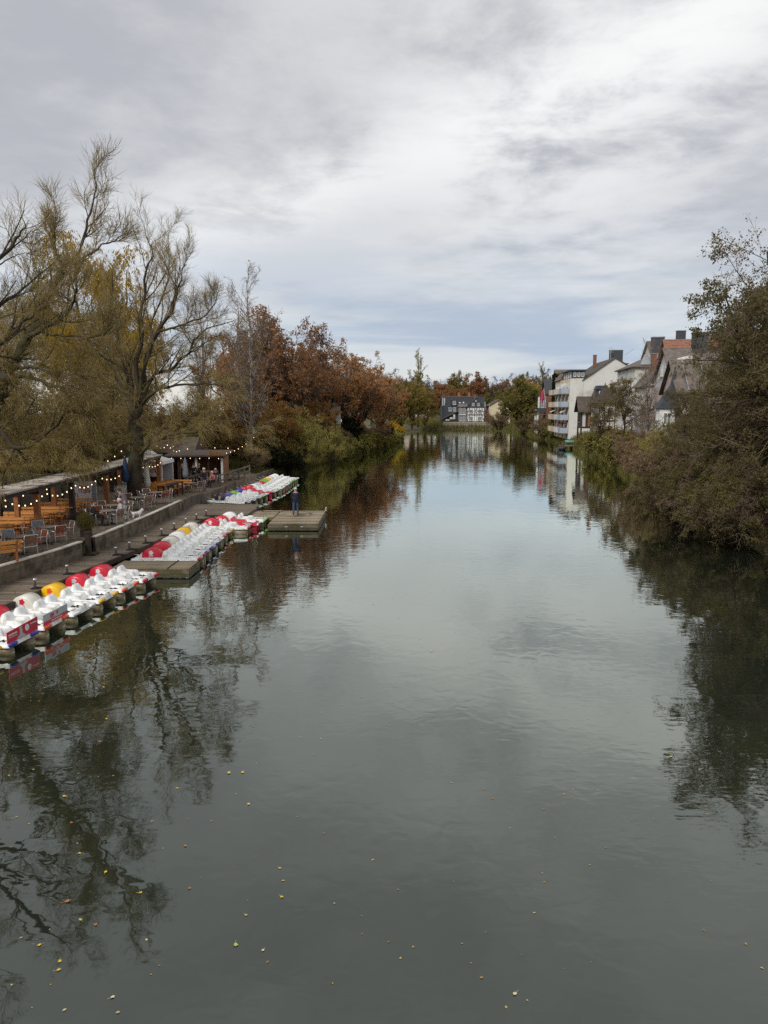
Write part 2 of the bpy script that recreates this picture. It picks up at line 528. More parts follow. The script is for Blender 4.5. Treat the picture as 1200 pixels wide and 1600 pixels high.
def tubes(pts, rad, k):
    N_, S1, _ = pts.shape
    T = np.gradient(pts, axis=1) if S1 > 1 else pts
    T = nrm(T)
    ref = np.where(np.abs(T[..., 2:3]) > .9, np.array([1., 0, 0]), np.array([0, 0, 1.]))
    u = nrm(np.cross(T, ref)); v = np.cross(T, u)
    an = 2 * np.pi * np.arange(k) / k
    ring = pts[:, :, None] + rad[:, :, None, None] * (u[:, :, None] * np.cos(an)[None, None, :, None] + v[:, :, None] * np.sin(an)[None, None, :, None])
    V = ring.reshape(-1, 3)
    base = (np.arange(N_)[:, None, None] * S1 + np.arange(S1 - 1)[None, :, None]) * k
    j = np.arange(k)[None, None]; j2 = (j + 1) % k
    F = np.stack([base + j, base + j2, base + k + j2, base + k + j], -1).reshape(-1, 4)
    return V, F


def leaves(rng, pts, n, size, aspect=.5, droop=.3, spread=0., t0=.15):
    N_, S1, _ = pts.shape
    idx = rng.integers(0, N_, n)
    t = t0 + (1 - t0) * rng.random(n)
    f = t * (S1 - 1); i = np.minimum(f.astype(int), S1 - 2); w = (f - i)[:, None]
    P = pts[idx, i] * (1 - w) + pts[idx, i + 1] * w
    if spread: P = P + rng.normal(0, spread, P.shape)
    a = rng.normal(size=(n, 3)); a[:, 2] -= droop * 2; a = nrm(a)
    b = perp(rng, a)
    s = size * rng.uniform(.55, 1.3, (n, 1))
    V = np.stack([P, P + a * s * .5 + b * s * aspect * .5, P + a * s, P + a * s * .5 - b * s * aspect * .5], 1).reshape(-1, 3)
    F = np.arange(n * 4).reshape(-1, 4)
    return V, F


def quadmesh(name, groups, mats, smooth=False):
    """groups: list of (V, F, material index)"""
    Vs, Fs, Ms, o = [], [], [], 0
    for V, F, mi in groups:
        Vs.append(V); Fs.append(F + o); Ms.append(np.full(len(F), mi, np.int32)); o += len(V)
    V = np.concatenate(Vs).astype(np.float32); F = np.concatenate(Fs).astype(np.int32); Mi = np.concatenate(Ms)
    me = bpy.data.meshes.new(name)
    me.vertices.add(len(V)); me.vertices.foreach_set('co', V.ravel())
    me.loops.add(F.size); me.loops.foreach_set('vertex_index', F.ravel())
    me.polygons.add(len(F))
    me.polygons.foreach_set('loop_start', np.arange(0, F.size, 4, dtype=np.int32))
    try: me.polygons.foreach_set('loop_total', np.full(len(F), 4, np.int32))
    except Exception: pass
    me.polygons.foreach_set('material_index', Mi)
    if smooth: me.polygons.foreach_set('use_smooth', np.ones(len(F), bool))
    for m in mats: me.materials.append(MATS[m])
    me.update(calc_edges=True)
    return me


def smoothline(pts, S):
    """resample a hand-set limb into S+1 points"""
    pts = [Vector(p) for p in pts]
    if len(pts) == 2: ctrl = [pts[0], (pts[0] + pts[1]) / 2, pts[1]]
    else: ctrl = pts
    ext = [ctrl[0] * 2 - ctrl[1]] + ctrl + [ctrl[-1] * 2 - ctrl[-2]]
    out = []
    for k in range(S + 1):
        f = k / S * (len(ctrl) - 1); i = min(int(f), len(ctrl) - 2); t = f - i
        p0, p1, p2, p3 = ext[i], ext[i + 1], ext[i + 2], ext[i + 3]
        out.append(.5 * ((2 * p1) + (p2 - p0) * t + (2 * p0 - 5 * p1 + 4 * p2 - p3) * t * t + (3 * p1 - p0 - 3 * p2 + p3) * t ** 3))
    return np.array([tuple(p) for p in out])


def tree_meshes(name, seed, limbs, lv, lf, bark, twig, leafs, S0=10, split=1):
    """limbs: list of (points, r0, r1); lv: growth levels; lf: list of (leaf count, size, aspect, droop, spread, material slot)
    the first `split` grown levels go with the trunk, the rest with the crown"""
    rng = np.random.default_rng(seed)
    pts = np.stack([smoothline(p, S0) for p, _, _ in limbs])
    pts[:, 1:-1] += rng.normal(0, .01, pts[:, 1:-1].shape) * np.linalg.norm(pts[:, -1] - pts[:, 0], axis=-1)[:, None, None]
    rad = np.stack([np.linspace(a, b, S0 + 1) for _, a, b in limbs])
    tr = [(*tubes(pts, rad, 8), 0)]
    cr = []
    for k, q in enumerate(lv):
        P, D, L, Rr = spawn(rng, pts, rad, q['n'], q.get('t0', .25), q.get('t1', 1.), q.get('ang', (30, 60)), q['len'], q.get('rr', .5), q.get('up', 0.))
        if 'bylen' in q:     # short limbs carry fewer shoots
            ll = np.linalg.norm(np.diff(pts, axis=1), axis=-1).sum(1)
            kk = rng.random(len(L)) < np.repeat(np.clip(ll / q['bylen'], .25, 1), q['n'])
            P, D, L, Rr = P[kk], D[kk], L[kk], Rr[kk]
        if 'maxlen' in q: L = np.minimum(L, q['maxlen'] * rng.uniform(.6, 1, len(L)))
        if 'minlen' in q: L = np.maximum(L, q['minlen'] * rng.uniform(.7, 1.2, len(L)))
        if 'keep' in q:
            kk = q['keep'](P, rng); P, D, L, Rr = P[kk], D[kk], L[kk], Rr[kk]
        trop = q.get('trop', 0.)
        if callable(trop): trop = trop(P)
        Rr = np.clip(Rr, q.get('rmin', .004), q.get('rmax', 9))
        pts, rad = grow(rng, P, D, L, Rr, q.get('S', 4), q.get('jit', .12), trop, q.get('tip', .4))
        if 'zmin' in q: pts[..., 2] = np.maximum(pts[..., 2], q['zmin'] + .25 * rng.random(pts.shape[:2]))
        if k < split: tr.append((*tubes(pts, rad, q.get('k', 5)), 0))
        else: cr.append((*tubes(pts, rad, q.get('k', 3)), 0))
    for e in lf:
        n, size, asp, droop, spread, mi = e[:6]
        src = pts
        if len(e) > 7:       # leave gaps between clumps
            q = pts[:, 0] * e[7]
            f = np.sin(q[:, 0] + 1.3 * np.sin(q[:, 1] * 1.1)) + np.sin(q[:, 1] * 1.2 + 2.) + np.sin(q[:, 2] * 1.4 + 1.1 * np.sin(q[:, 0]))
            src = pts[f + rng.normal(0, .35, len(pts)) > e[6]]
        elif len(e) > 6:     # leaves only below this height (bare tops)
            src = pts[rng.random(len(pts)) < 1 / (1 + np.exp((pts[:, 0, 2] - e[6]) / 1.0))]
        cr.append((*leaves(rng, src, n, size, asp, droop, spread), mi))
    return quadmesh(name + ' trunk', tr, [bark], True), quadmesh(name + ' crown', cr, [twig] + leafs)


def place_tree(name, meshes, label, cat='tree', loc=(0, 0, 0), rz=0., s=1., group=None, sz=None):
    t = thing(name, label, cat, loc, rz, group)
    t.scale = (s, s, sz or s)
    link('trunk', meshes[0], t)
    link('crown', meshes[1], t)
    return t

# ---------------------------------------------------------------- setting: water and banks
def sheet(name, rows, mat, smooth=True):
    """rows of points -> quad sheet"""
    nv = len(rows[0])
    V = np.array([p for r in rows for p in r], float)
    F = np.array([(i * nv + j, i * nv + j + 1, (i + 1) * nv + j + 1, (i + 1) * nv + j) for i in range(len(rows) - 1) for j in range(nv - 1)])
    me = quadmesh(name, [(V, F, 0)], [mat], smooth)
    bm = bmesh.new(); bm.from_mesh(me); bmesh.ops.recalc_face_normals(bm, faces=bm.faces)
    if sum(f.normal.z for f in bm.faces) < 0: bmesh.ops.reverse_faces(bm, faces=bm.faces)
    bm.to_mesh(me); bm.free()
    return tag(link(name, me), kind='structure')


def dense(line, step):
    out = []
    for (x0, y0), (x1, y1) in zip(line, line[1:]):
        n = max(1, int(math.hypot(x1 - x0, y1 - y0) / step))
        out += [(x0 + (x1 - x0) * k / n, y0 + (y1 - y0) * k / n) for k in range(n)]
    return out + [line[-1]]


mb = MB(); mb.add([(-900, -300, 0), (900, -300, 0), (900, 1500, 0), (-900, 1500, 0)], [(0, 1, 2, 3)])
tag(mb.build('water', 'river water'), 'calm grey green river with soft ripples', None, None, 'structure')

LB = [(-14.4, -40), (-14.4, 20), (-14.3, 27.3), (-13.6, 30.5), (-13.2, 34.6), (-12.95, 41.6), (-12.95, 48), (-13.4, 53), (-12.9, 62), (-12.3, 72), (-11.5, 80), (-10, 87), (-6.6, 105),
      (-4.8, 113), (0, 143), (3.8, 162), (4.2, 170), (2, 185), (1, 210), (6, 235), (12, 255), (16, 264)]
RB = [(20, -40), (20, 10), (19.5, 25), (19, 36), (19.2, 46), (20.8, 59), (25.8, 79), (29, 100), (32.4, 126), (33.4, 137), (36, 160), (38.5, 189), (40, 215), (41, 235), (44, 255), (46, 264)]
def gz(y):
    return 1.25 - .42 * min(1, max(0, (y - 48.2) / 8))


OFF = [0, .3, 1.2, 3, 8, 25, 80, 300, 900]
ZT = [-.9, 1.08, 1.10, 1.12, 1.15, 1.4, 3, 8, 24]
ZN = [-.6, .12, .65, 1.1, 1.5, 2.2, 4, 10, 26]
ZR = [-.6, .15, .9, 2.0, 2.6, 3.0, 5, 12, 28]
brng = random.Random(3)
rows = []
for x, y in dense(LB, 3):
    w = min(1, max(0, (y - 66) / 14)); dz = (gz(y) - 1.25) * (1 - w)
    rows.append([(x - o - (brng.uniform(-.35, .35) * w if i < 4 else 0), y, (ZT[i] * (1 - w) + ZN[i] * w) + (dz if 0 < i < 6 else 0) + brng.uniform(-.1, .1) * w) for i, o in enumerate(OFF)])
sheet('left_bank', rows, 'earth')
rows = [[(x + o + (brng.uniform(-.4, .4) if i < 4 else 0), y, ZR[i] + brng.uniform(-.1, .1)) for i, o in enumerate(OFF)] for x, y in dense(RB, 3)]
sheet('right_bank', rows, 'earth')
rows = [[(x, 258 + o + brng.uniform(-.4, .4), ZN[i] + .05 + brng.uniform(-.05, .05)) for i, o in enumerate(OFF)] for x in range(-10, 90, 3)]
sheet('far_bank', rows, 'earth')

# terrace paving behind the low wall
rows = [[(x - .05, y, gz(y)), (x - 4, y, gz(y)), (x - 9, y, gz(y)), (x - 14, y, gz(y) + .002)] for x, y in dense([p for p in LB if 15 < p[1] < 73], 2)]
sheet('terrace_paving', rows, 'terrace gravel')

# ---------------------------------------------------------------- boardwalk, wall, pontoons
INNER = [(-14.35, 16), (-14.25, 27.3), (-13.55, 30.5), (-13.15, 34.6), (-12.9, 41.6), (-12.9, 51.5)]
OUTER = [(-13.1, 16), (-12.75, 24), (-12.45, 26.8), (-12.25, 29.7), (-11.75, 33), (-11.35, 36), (-11.1, 40), (-10.75, 44), (-10.5, 46)]
walk = thing('boardwalk', 'dark weathered plank boardwalk below the terrace wall, with boats moored along it', 'boardwalk', (-12.5, 34, 0))
plank = MB().box((0, 0, 0), (1, .205, .05)).mesh('plank', 'deck board')


def put_plank(parent, x0, x1, y, z, yaw=0., me=None, wy=1.):
    b = parent.location
    o = link('plank', me or plank, parent, ((x0 + x1) / 2 - b.x, y - b.y, z - .025 + rnd.uniform(-.004, .004)), yaw + R(rnd.uniform(-.25, .25)), (x1 - x0, wy, 1))
    return o


y = 17.0
while y < 46.2:
    put_plank(walk, interp(INNER, y) + .02, interp(OUTER, y), y, .6, R(-3))
    y += .215
while y < 51.4:
    put_plank(walk, -12.88, -8.45 + rnd.uniform(-.03, .03), y, .6, 0)
    y += .215
m = MB()
for (xa, ya), (xb, yb) in zip(OUTER, OUTER[1:]):
    m.bar((xa + 12.5 + .06, ya - 34, .5), (xb + 12.5 + .06, yb - 34, .5), .10, .2)
m.bar((-10.44 + 12.5, 46 - 34, .5), (-8.4 + 12.5, 46.05 - 34, .5), .1, .2)
m.build('edge_beam', 'timber dark', walk)
for yy in range(18, 46, 3):
    MB().tube([(interp(OUTER, yy) + 12.5 - .1, yy - 34, -.8), (interp(OUTER, yy) + 12.5 - .1, yy - 34, .54)], .09, 8).build('pile', 'timber dark', walk)

# mooring posts
mp_mesh = MB().lathe([(.05, 0), (.05, .32), (.07, .33), (.07, .38), (.0, .4)], 8).mesh('mooring post', 'aluminium', True)
mp_foot = MB().box((0, 0, .02), (.26, .2, .04)).bar((-.05, 0, .06), (.42, .04, .03), .06).mesh('foot plate', 'black iron')
MOOR = [22.2, 24.3, 26.8, 29.2, 33.1, 34.4, 36.1, 38.3, 40.2, 42.0, 43.8, 45.4]
for i, yy in enumerate(MOOR):
    t = thing('mooring_post', f'short grey mooring post on the boardwalk edge, {ORD[i]} from the near end', 'mooring post', (interp(OUTER, yy) - .22, yy, .6), 0, 'mooring posts along the boardwalk')
    link('post', mp_mesh, t); link('foot_plate', mp_foot, t)

# terrace wall: segments and pale coping
WALL = [(-14.38, 16), (-14.28, 27.3), (-13.58, 30.5), (-13.3, 32.6)], [(-13.18, 33.9), (-13.1, 35.6), (-12.93, 41.6), (-12.93, 47.6)]
for wi, line in enumerate(WALL):
    base = Vector((line[0][0], line[0][1], .55))
    t = thing('terrace_wall', ['low weathered board-marked terrace wall with pale coping, nearer stretch beside the wooden bench',
                               'low weathered terrace wall with pale coping, farther stretch beyond the gap and planter'][wi], 'wall', base, 0, 'low walls along the terrace')
    pts = dense(line, 2.3)
    for (xa, ya), (xb, yb) in zip(pts, pts[1:]):
        a, b = Vector((xa, ya, .92)) - base, Vector((xb, yb, .92)) - base
        dv = (b - a).normalized() * .006
        off = Vector((rnd.uniform(-.012, .012), 0, 0))
        for q in range(3):
            o3 = off + Vector((rnd.uniform(-.008, .008), 0, -.247 + .247 * q))
            MB().bar(a + dv + o3, b - dv + o3, .16, .238).build('wall_board', 'concrete', t)
        MB().bar(a + Vector((-.02, 0, 0)), b + Vector((-.02, 0, 0)), .08, .72).build('core', 'timber dark', t)
        MB().bar(a + Vector((0, 0, .395)), b + Vector((0, 0, .395)), .22, .05).build('coping', 'coping', t)
t = thing('gap_post', 'dark stubby timber post at the gap between the two wall stretches', 'post', (-13.22, 33.25, .6))
MB().box((0, 0, .5), (.2, .2, 1.0)).box((0, 0, 1.02), (.26, .26, .05)).build('shaft', 'timber dark', t)
MB().box((.12, 0, .05), (.5, .5, .1)).build('footing', 'timber dark', t)

pb_mesh = MB().box((0, 0, 0), (1, .29, .045)).mesh('pontoon plank', 'pontoon board')


def pontoon(name, label, rects, z=.42, side=.32):
    x0, x1, y0, y1 = rects[0]
    t = thing(name, label, 'pontoon', ((x0 + x1) / 2, (y0 + y1) / 2, 0))
    b = t.location
    for (x0, x1, y0, y1) in rects:
        n = max(1, round((y1 - y0) / .3))
        for k in range(n):
            o = put_plank(t, x0, x1, y0 + (k + .5) * (y1 - y0) / n, z, 0, pb_mesh, ((y1 - y0) / n - .022) / .29)
        for lay in range(2):
            zz = z - .06 - side / 4 - lay * side / 2
            for (ax, ay, bx, by) in ((x0, y0, x1, y0), (x1, y0, x1, y1), (x0, y1, x1, y1), (x0, y0, x0, y1)):
                MB().bar((ax - b.x, ay - b.y, zz), (bx - b.x, by - b.y, zz), .08, side / 2 - .012).build('side_board', 'pontoon wet' if lay else 'pontoon side', t)
    return t


d1 = pontoon('floating_pontoon', 'small wooden pontoon deck between the first and second boat rows', [(-11.5, -8.2, 31.15, 32.85)])
MB().box((.75, 0, .428), (.03, 1.72, .045)).build('joint_strip', 'timber dark', d1)
d2 = pontoon('floating_pontoon', 'large square wooden pontoon jutting into the river under the standing person', [(-6.75, -3.85, 43.5, 49.3), (-8.5, -6.83, 46.4, 49.3)])
for (x, y, sx, sy) in ((-5.4, 47.4, 1.5, 1.3), (-7.3, 48.9, 1.3, .35)):
    MB().box((x - d2.location.x, y - d2.location.y, .455), (sx, sy, .03)).build('hatch_board', 'pontoon board', d2)
MB().tube([(1.47, 2.7, .44), (1.47, 2.7, .6), (1.5, 2.85, .62)], .05, 6).build('cleat', 'gel beige', d2)
for sx in (-.4, .5):
    MB().box((sx, -2.95, .27), (.16, .03, .05)).build('bracket', 'aluminium', d2)


# ---------------------------------------------------------------- pedal boats
def sst(a, b, x):
    t = min(1, max(0, (x - a) / (b - a))); return t * t * (3 - 2 * t)


def boat_deck():
    nx, ny = 62, 36
    X = np.linspace(-1.55, 1.55, nx); Y = np.linspace(-.76, .76, ny)
    V = []
    for i, x in enumerate(X):
        wf = 1 - .10 * sst(1.1, 1.55, abs(x))
        for j, y0 in enumerate(Y):
            y = y0 * wf
            h = .44 + .035 * sst(.62, .72, abs(y0))
            q = x - .30
            for yc in (-.36, .36):
                u = abs(y - yc)
                m = 1 - sst(.25, .33, u)
                head = 1 - sst(.15, .28, u)
                # upright seat back, then the dished pan
                back = sst(-.44, -.36, q) * (1 - sst(-.30, -.02, q)) * (.22 + .12 * head)
                pan = (.15 - .07 * (1 - sst(.08, .27, u))) * sst(-.3, -.2, q) * (1 - sst(.34, .42, q))
                h += m * max(back, pan)
            if .74 < x < 1.28:       # foot wells either side of the tunnel
                e = min(sst(.74, .80, x), 1 - sst(1.18, 1.28, x)) * (1 - sst(.55, .62, abs(y))) * sst(.07, .12, abs(y))
                h -= .17 * e
            h += .06 * sst(1.28, 1.34, x) * (1 - sst(.5, .66, abs(y))) * (1 - sst(1.44, 1.52, x))
            if x < -.2:              # tray beside the wheel cover
                e = (1 - sst(.56, .64, abs(y))) * sst(.36, .42, abs(y)) * min(1 - sst(-.32, -.24, x), sst(-1.32, -1.24, x))
                h -= .09 * e
            if i in (0, nx - 1) or j in (0, ny - 1): h = .33
            V.append((x, y, h))
    F = np.array([(i * ny + j, (i + 1) * ny + j, (i + 1) * ny + j + 1, i * ny + j + 1) for i in range(nx - 1) for j in range(ny - 1)])
    fl = len(V)
    V += [(-1.55, -.68, .33), (1.55, -.68, .33), (1.55, .68, .33), (-1.55, .68, .33)]
    F = np.vstack([F, [(fl + 3, fl + 2, fl + 1, fl)]])
    return np.array(V), F


def boat_float():
    m = MB(); secs = []
    n = 10
    for x, s in ((-1.5, .72), (-1.42, .95), (-1.2, 1), (1.1, 1), (1.38, .92), (1.5, .7)):
        ring = []
        for k in range(n):
            a = 2 * math.pi * k / n
            cx, cz = math.cos(a), math.sin(a)
            f = (abs(cx) ** 3.2 + abs(cz) ** 3.2) ** (-1 / 3.2)
            ring.append((x, cx * f * .20 * s, .09 + cz * f * .245 * (s * .5 + .5)))
        secs.append(ring)
    v = [p for r in secs for p in r]
    fs = [(i * n + k, i * n + (k + 1) % n, (i + 1) * n + (k + 1) % n, (i + 1) * n + k) for i in range(len(secs) - 1) for k in range(n)]
    fs += [tuple(range(n)), tuple(range(len(v) - n, len(v)))]
    return m.add(v, fs).mesh('boat float', 'plastic beige', True)


def cover_mesh(col):
    m = MB(); n = 14; secs = []
    for y, s in ((-.31, .0), (-.31, .84), (-.26, 1), (.26, 1), (.31, .84), (.31, 0)):
        secs.append([(-.70 - .45 * s * math.cos(math.pi * k / n), y, .44 + .42 * s * abs(math.sin(math.pi * k / n)) ** .8) for k in range(n + 1)])
    w = n + 1
    v = [p for r in secs for p in r]
    fs = [(i * w + k, i * w + k + 1, (i + 1) * w + k + 1, (i + 1) * w + k) for i in range(len(secs) - 1) for k in range(n)]
    return m.add(v, fs).mesh('wheel cover ' + col, 'gel ' + col, True)


_dv, _df = boat_deck()
DECKS = {'white': quadmesh('boat deck', [(_dv, _df, 0)], ['plastic white'], True), 'red': quadmesh('red boat deck', [(_dv, _df, 0)], ['gel red'], True)}
for d in DECKS.values():
    bm = bmesh.new(); bm.from_mesh(d); bmesh.ops.recalc_face_normals(bm, faces=bm.faces); bm.to_mesh(d); bm.free()
FLOAT = boat_float()
FLOAT_RED = FLOAT.copy(); FLOAT_RED.materials[0] = MATS['gel red']
COVERS, BUMPS, EMB = {}, {}, {}
_lr = random.Random(5)
LITTER = MB()
for k in range(60):
    a = _lr.uniform(0, 6.28); s = _lr.uniform(.025, .05)
    x, y = _lr.choice([(_lr.uniform(.82, 1.16), _lr.choice((-1, 1)) * _lr.uniform(.13, .52)), (_lr.uniform(-1.2, -.35), _lr.choice((-1, 1)) * _lr.uniform(.43, .55)), (_lr.uniform(1.3, 1.5), _lr.uniform(-.6, .6))])
    z = .37 if x < .44 else (.285 if x < 1.2 else .512)
    LITTER.add([(x + s * math.cos(a + q), y + s * math.sin(a + q), z + .008 * (q % 2)) for q in (0, 1.4, 3.1, 4.6)], [(0, 1, 2, 3)])
LITTER = LITTER.mesh('leaf litter', 'deck litter')
LEVER = MB().tube([(.86, 0, .42), (.80, 0, .60), (.78, 0, .63)], .014, 6).lathe([(.0, -.02), (.022, -.015), (.022, .015), (0, .02)], 6, (.78, 0, .66)).mesh('steering lever', 'aluminium')


ROPE = MB().tube([(-1.45, .1, .50), (-1.6, .12, .52), (-1.8, .2, .50), (-2.05, .22, .63)], .014, 5).lathe([(.03, 0), (.03, .06), (0, .065)], 6, (-1.43, .1, .46)).mesh('mooring rope', 'coping')
PEDALS = MB().bar((1.0, -.15, .40), (1.0, .15, .40), .025).box((.96, -.12, .43), (.1, .09, .03)).box((1.04, .12, .37), (.1, .09, .03)).mesh('pedals', 'black iron')


def emblem_mesh(col):
    m = MB()
    pts = [(.10 * math.cos(a) * (1 + .18 * math.cos(5 * a)), .10 * math.sin(a) * (1 + .18 * math.cos(5 * a))) for a in np.linspace(0, 2 * math.pi, 20, endpoint=False)]
    m.prism([(-.70 + x, .66 + z) for x, z in pts], 1, -.321, -.311)
    m.box((-.70, -.316, .52), (.18, .01, .035))
    return m.mesh('emblem ' + col, 'gel ' + col)


def get(d, k, f):
    if k not in d: d[k] = f(k)
    return d[k]


def bumper_mesh(col):
    return MB().tube([(1.56, -.17, .41), (1.57, -.15, .41), (1.57, .15, .41), (1.56, .17, .41)], [.04, .062, .062, .04], 8).mesh('bumper ' + col, 'gel ' + col, True)


RANDOM_BUMP = ['red', 'blue', 'red', 'yellow', 'orange', 'white', 'green']


def pedal_boat(x, y, rz, cover, label, bump=None, hull='white', emblem=None, banner=None, group='moored pedal boats', ln=.98):
    """x, y: middle of the outer end"""
    cx, cy = x - 1.56 * ln * math.cos(rz), y - 1.56 * ln * math.sin(rz)
    t = thing('pedal_boat', label, 'pedal boat', (cx, cy, -.06 + rnd.uniform(-.02, .02)), rz, group)
    t.rotation_euler = (R(rnd.uniform(-1.2, 1.2)), R(rnd.uniform(-.8, .8)), rz)
    t.scale = (ln, 1, 1)
    link('deck', DECKS[hull], t)
    for s in (-1, 1):
        link('float', FLOAT_RED if hull == 'red' else FLOAT, t, (0, s * .5, 0))
    c = link('wheel_cover', get(COVERS, cover, cover_mesh), t)
    if emblem: link('emblem', get(EMB, emblem, emblem_mesh), c)
    link('steering_lever', LEVER, t)
    link('mooring_rope', ROPE, t)
    for s in (-1, 1): link('pedals', PEDALS, t, (0, s * .34, 0))
    tag(link('leaf_litter', LITTER, t, scale=(1, rnd.choice((-1, 1)), 1)), kind='stuff')
    bump = bump or rnd.choice(RANDOM_BUMP)
    bm_ = get(BUMPS, bump, bumper_mesh)
    for s in (-1, 1): link('bumper', bm_, t, (0, s * .52, 0))
    if banner:
        m = MB()
        m.prism([(-.73, .47), (.73, .47), (.73, .88), (-.73, .80)] if banner == 'red' else [(-.73, .47), (.73, .47), (.73, .82), (-.73, .82)], 0, 1.52, 1.545)
        p = m.build('advert_panel', 'gel red' if banner == 'red' else 'gel grey', t)
        q = MB()
        if banner == 'red':
            q.prism([(-.3, .48), (.15, .48), (-.02, .6), (-.06, .82), (-.16, .82), (-.16, .6)], 0, 1.546, 1.552)
            q.build('print_shape', 'gel grey', p)
            q = MB()
            q.prism([(.2 + .1 * math.cos(a), .70 + .1 * math.sin(a)) for a in np.linspace(0, 6.28, 14, endpoint=False)], 0, 1.546, 1.552)
            for k in range(9): q.box((1.549, -.66 + k * .045, .70), (.006, .03, .05)); q.box((1.549, -.66 + k * .045, .63), (.006, .025, .025))
            for k in range(7): q.box((1.549, .38 + k * .045, .76), (.006, .03, .04))
            q.build('lettering', 'gel white', p)
        else:
            q.box((1.549, 0, .535), (.006, 1.46, .12)); q.prism([(.1 + .06 * math.cos(a), .72 + .06 * math.sin(a)) for a in np.linspace(0, 6.28, 12, endpoint=False)], 0, 1.546, 1.552)
            for k in range(5): q.box((1.549, -.3 + k * .045, .72), (.006, .03, .09)); q.box((1.549, -.3 + k * .045, .64), (.006, .025, .04))
            q.build('print_band', 'gel red', p)
            q = MB()
            for k in range(11): q.box((1.553, -.25 + k * .06, .535), (.006, .04, .03))
            q.build('lettering', 'gel white', p)
    return t


rowA = [  # nearest row, outer-end midpoints
    (-11.0, 20.1, 'white', 'yellow', None, None, 'pedal boat with yellow bumpers, cut by the left edge, nearest of all'),
    (-10.72, 21.75, 'white', 'blue', None, 'red', 'white pedal boat with red advert panel and blue bumpers'),
    (-10.45, 23.4, 'red', 'orange', 'white', 'grey', 'white pedal boat with grey and red advert panel and red cover'),
    (-10.2, 25.05, 'beige', 'white', 'red', None, 'white pedal boat with beige wheel cover in the nearest row'),
    (-9.95, 26.65, 'yellow', 'yellow', 'orange', None, 'white pedal boat with yellow wheel cover in the nearest row'),
    (-9.7, 28.25, 'red', 'orange', 'grey', None, 'white pedal boat with red cover, between the yellow-covered one and the small pontoon'),
    (-9.42, 29.85, 'red', 'red', 'white', None, 'white pedal boat with red cover tied right beside the small wooden pontoon')]
for (x, y, cv, bp_, em, bn, lab) in rowA:
    pedal_boat(x, y, R(-7 + rnd.uniform(-2, 2)), cv, lab, bp_, emblem=em, banner=bn, ln=.92)
rowB = [('red', 'red', 'white', 'white pedal boat with red emblem cover, just beyond the small wooden pontoon'),
        ('red', 'blue', None, 'white pedal boat with plain red cover, second beyond the small pontoon'),
        ('beige', 'blue', 'grey', 'white pedal boat with pale cover, third beyond the small pontoon'),
        ('white', 'white', None, 'white pedal boat with white cover, fourth beyond the small pontoon'),
        ('yellow', 'red', 'beige', 'white pedal boat with yellow cover in the middle row'),
        ('beige', 'yellow', 'grey', 'white pedal boat with pale cover and yellow bumpers in the middle row')]
for k, (cv, bp_, em, lab) in enumerate(rowB):
    pedal_boat(-8.35 - .04 * k, 34.0 + 1.5 * k, R(rnd.uniform(-2, 2)), cv, lab, bp_, emblem=em)
pedal_boat(-7.75, 43.1, R(1), 'red', 'white pedal boat with large red cover and red bumpers near the big pontoon', 'red', emblem='white')
pedal_boat(-7.45, 44.45, R(2), 'red', 'red-hulled pedal boat near the big pontoon', 'white', hull='red', emblem='white')
pedal_boat(-7.25, 45.75, R(0), 'white', 'white pedal boat with green bumpers, closest to the big pontoon', 'green')
rowC = [('navy', 'navy', 'yellow', 'white', 'white pedal boat with navy cover, nearest of the farthest row'),
        ('purple', 'navy', None, 'white', 'white pedal boat with purple cover in the farthest row'),
        ('green', 'green', None, 'white', 'white pedal boat with green cover, third in the farthest row'),
        ('blue', 'white', 'white', 'white', 'white pedal boat with blue emblem cover in the farthest row'),
        ('red', 'red', None, 'red', 'red-hulled pedal boat in the farthest row'),
        ('red', 'white', 'white', 'white', 'white pedal boat with red emblem cover beyond the red-hulled one of the farthest row'),
        ('white', 'green', None, 'white', 'white pedal boat with white cover and green bumpers, in the middle of the farthest row')]
for k, (cv, bp_, em, hull, lab) in enumerate(rowC):
    pedal_boat(-9.85 + .16 * k, 54.7 + 1.36 * k, R(-17 + rnd.uniform(-2, 2)), cv, lab, bp_, emblem=em, hull=hull)
rowD = [('grey', 'white', None, 'white pedal boat with grey cover, first of the outer end of the farthest row'),
        ('red', 'red', None, 'white pedal boat with plain red cover towards the far end of the farthest row'),
        ('green', 'white', None, 'white pedal boat with green cover beside a yellow-covered one, far end of the farthest row'),
        ('yellow', 'green', None, 'white pedal boat with yellow cover near the far end of the farthest row'),
        ('beige', 'green', None, 'white pedal boat with pale cover, third from the far end of the farthest row'),
        ('white', 'green', None, 'all-white pedal boat, second from the far end of the farthest row'),
        ('white', 'white', None, 'all-white pedal boat, last at the far end of the farthest row')]
for k, (cv, bp_, em, lab) in enumerate(rowD):
    pedal_boat(-8.65 + .04 * k, 64.6 + 1.42 * k, R(-2 + rnd.uniform(-2, 2)), cv, lab, bp_, emblem=em)

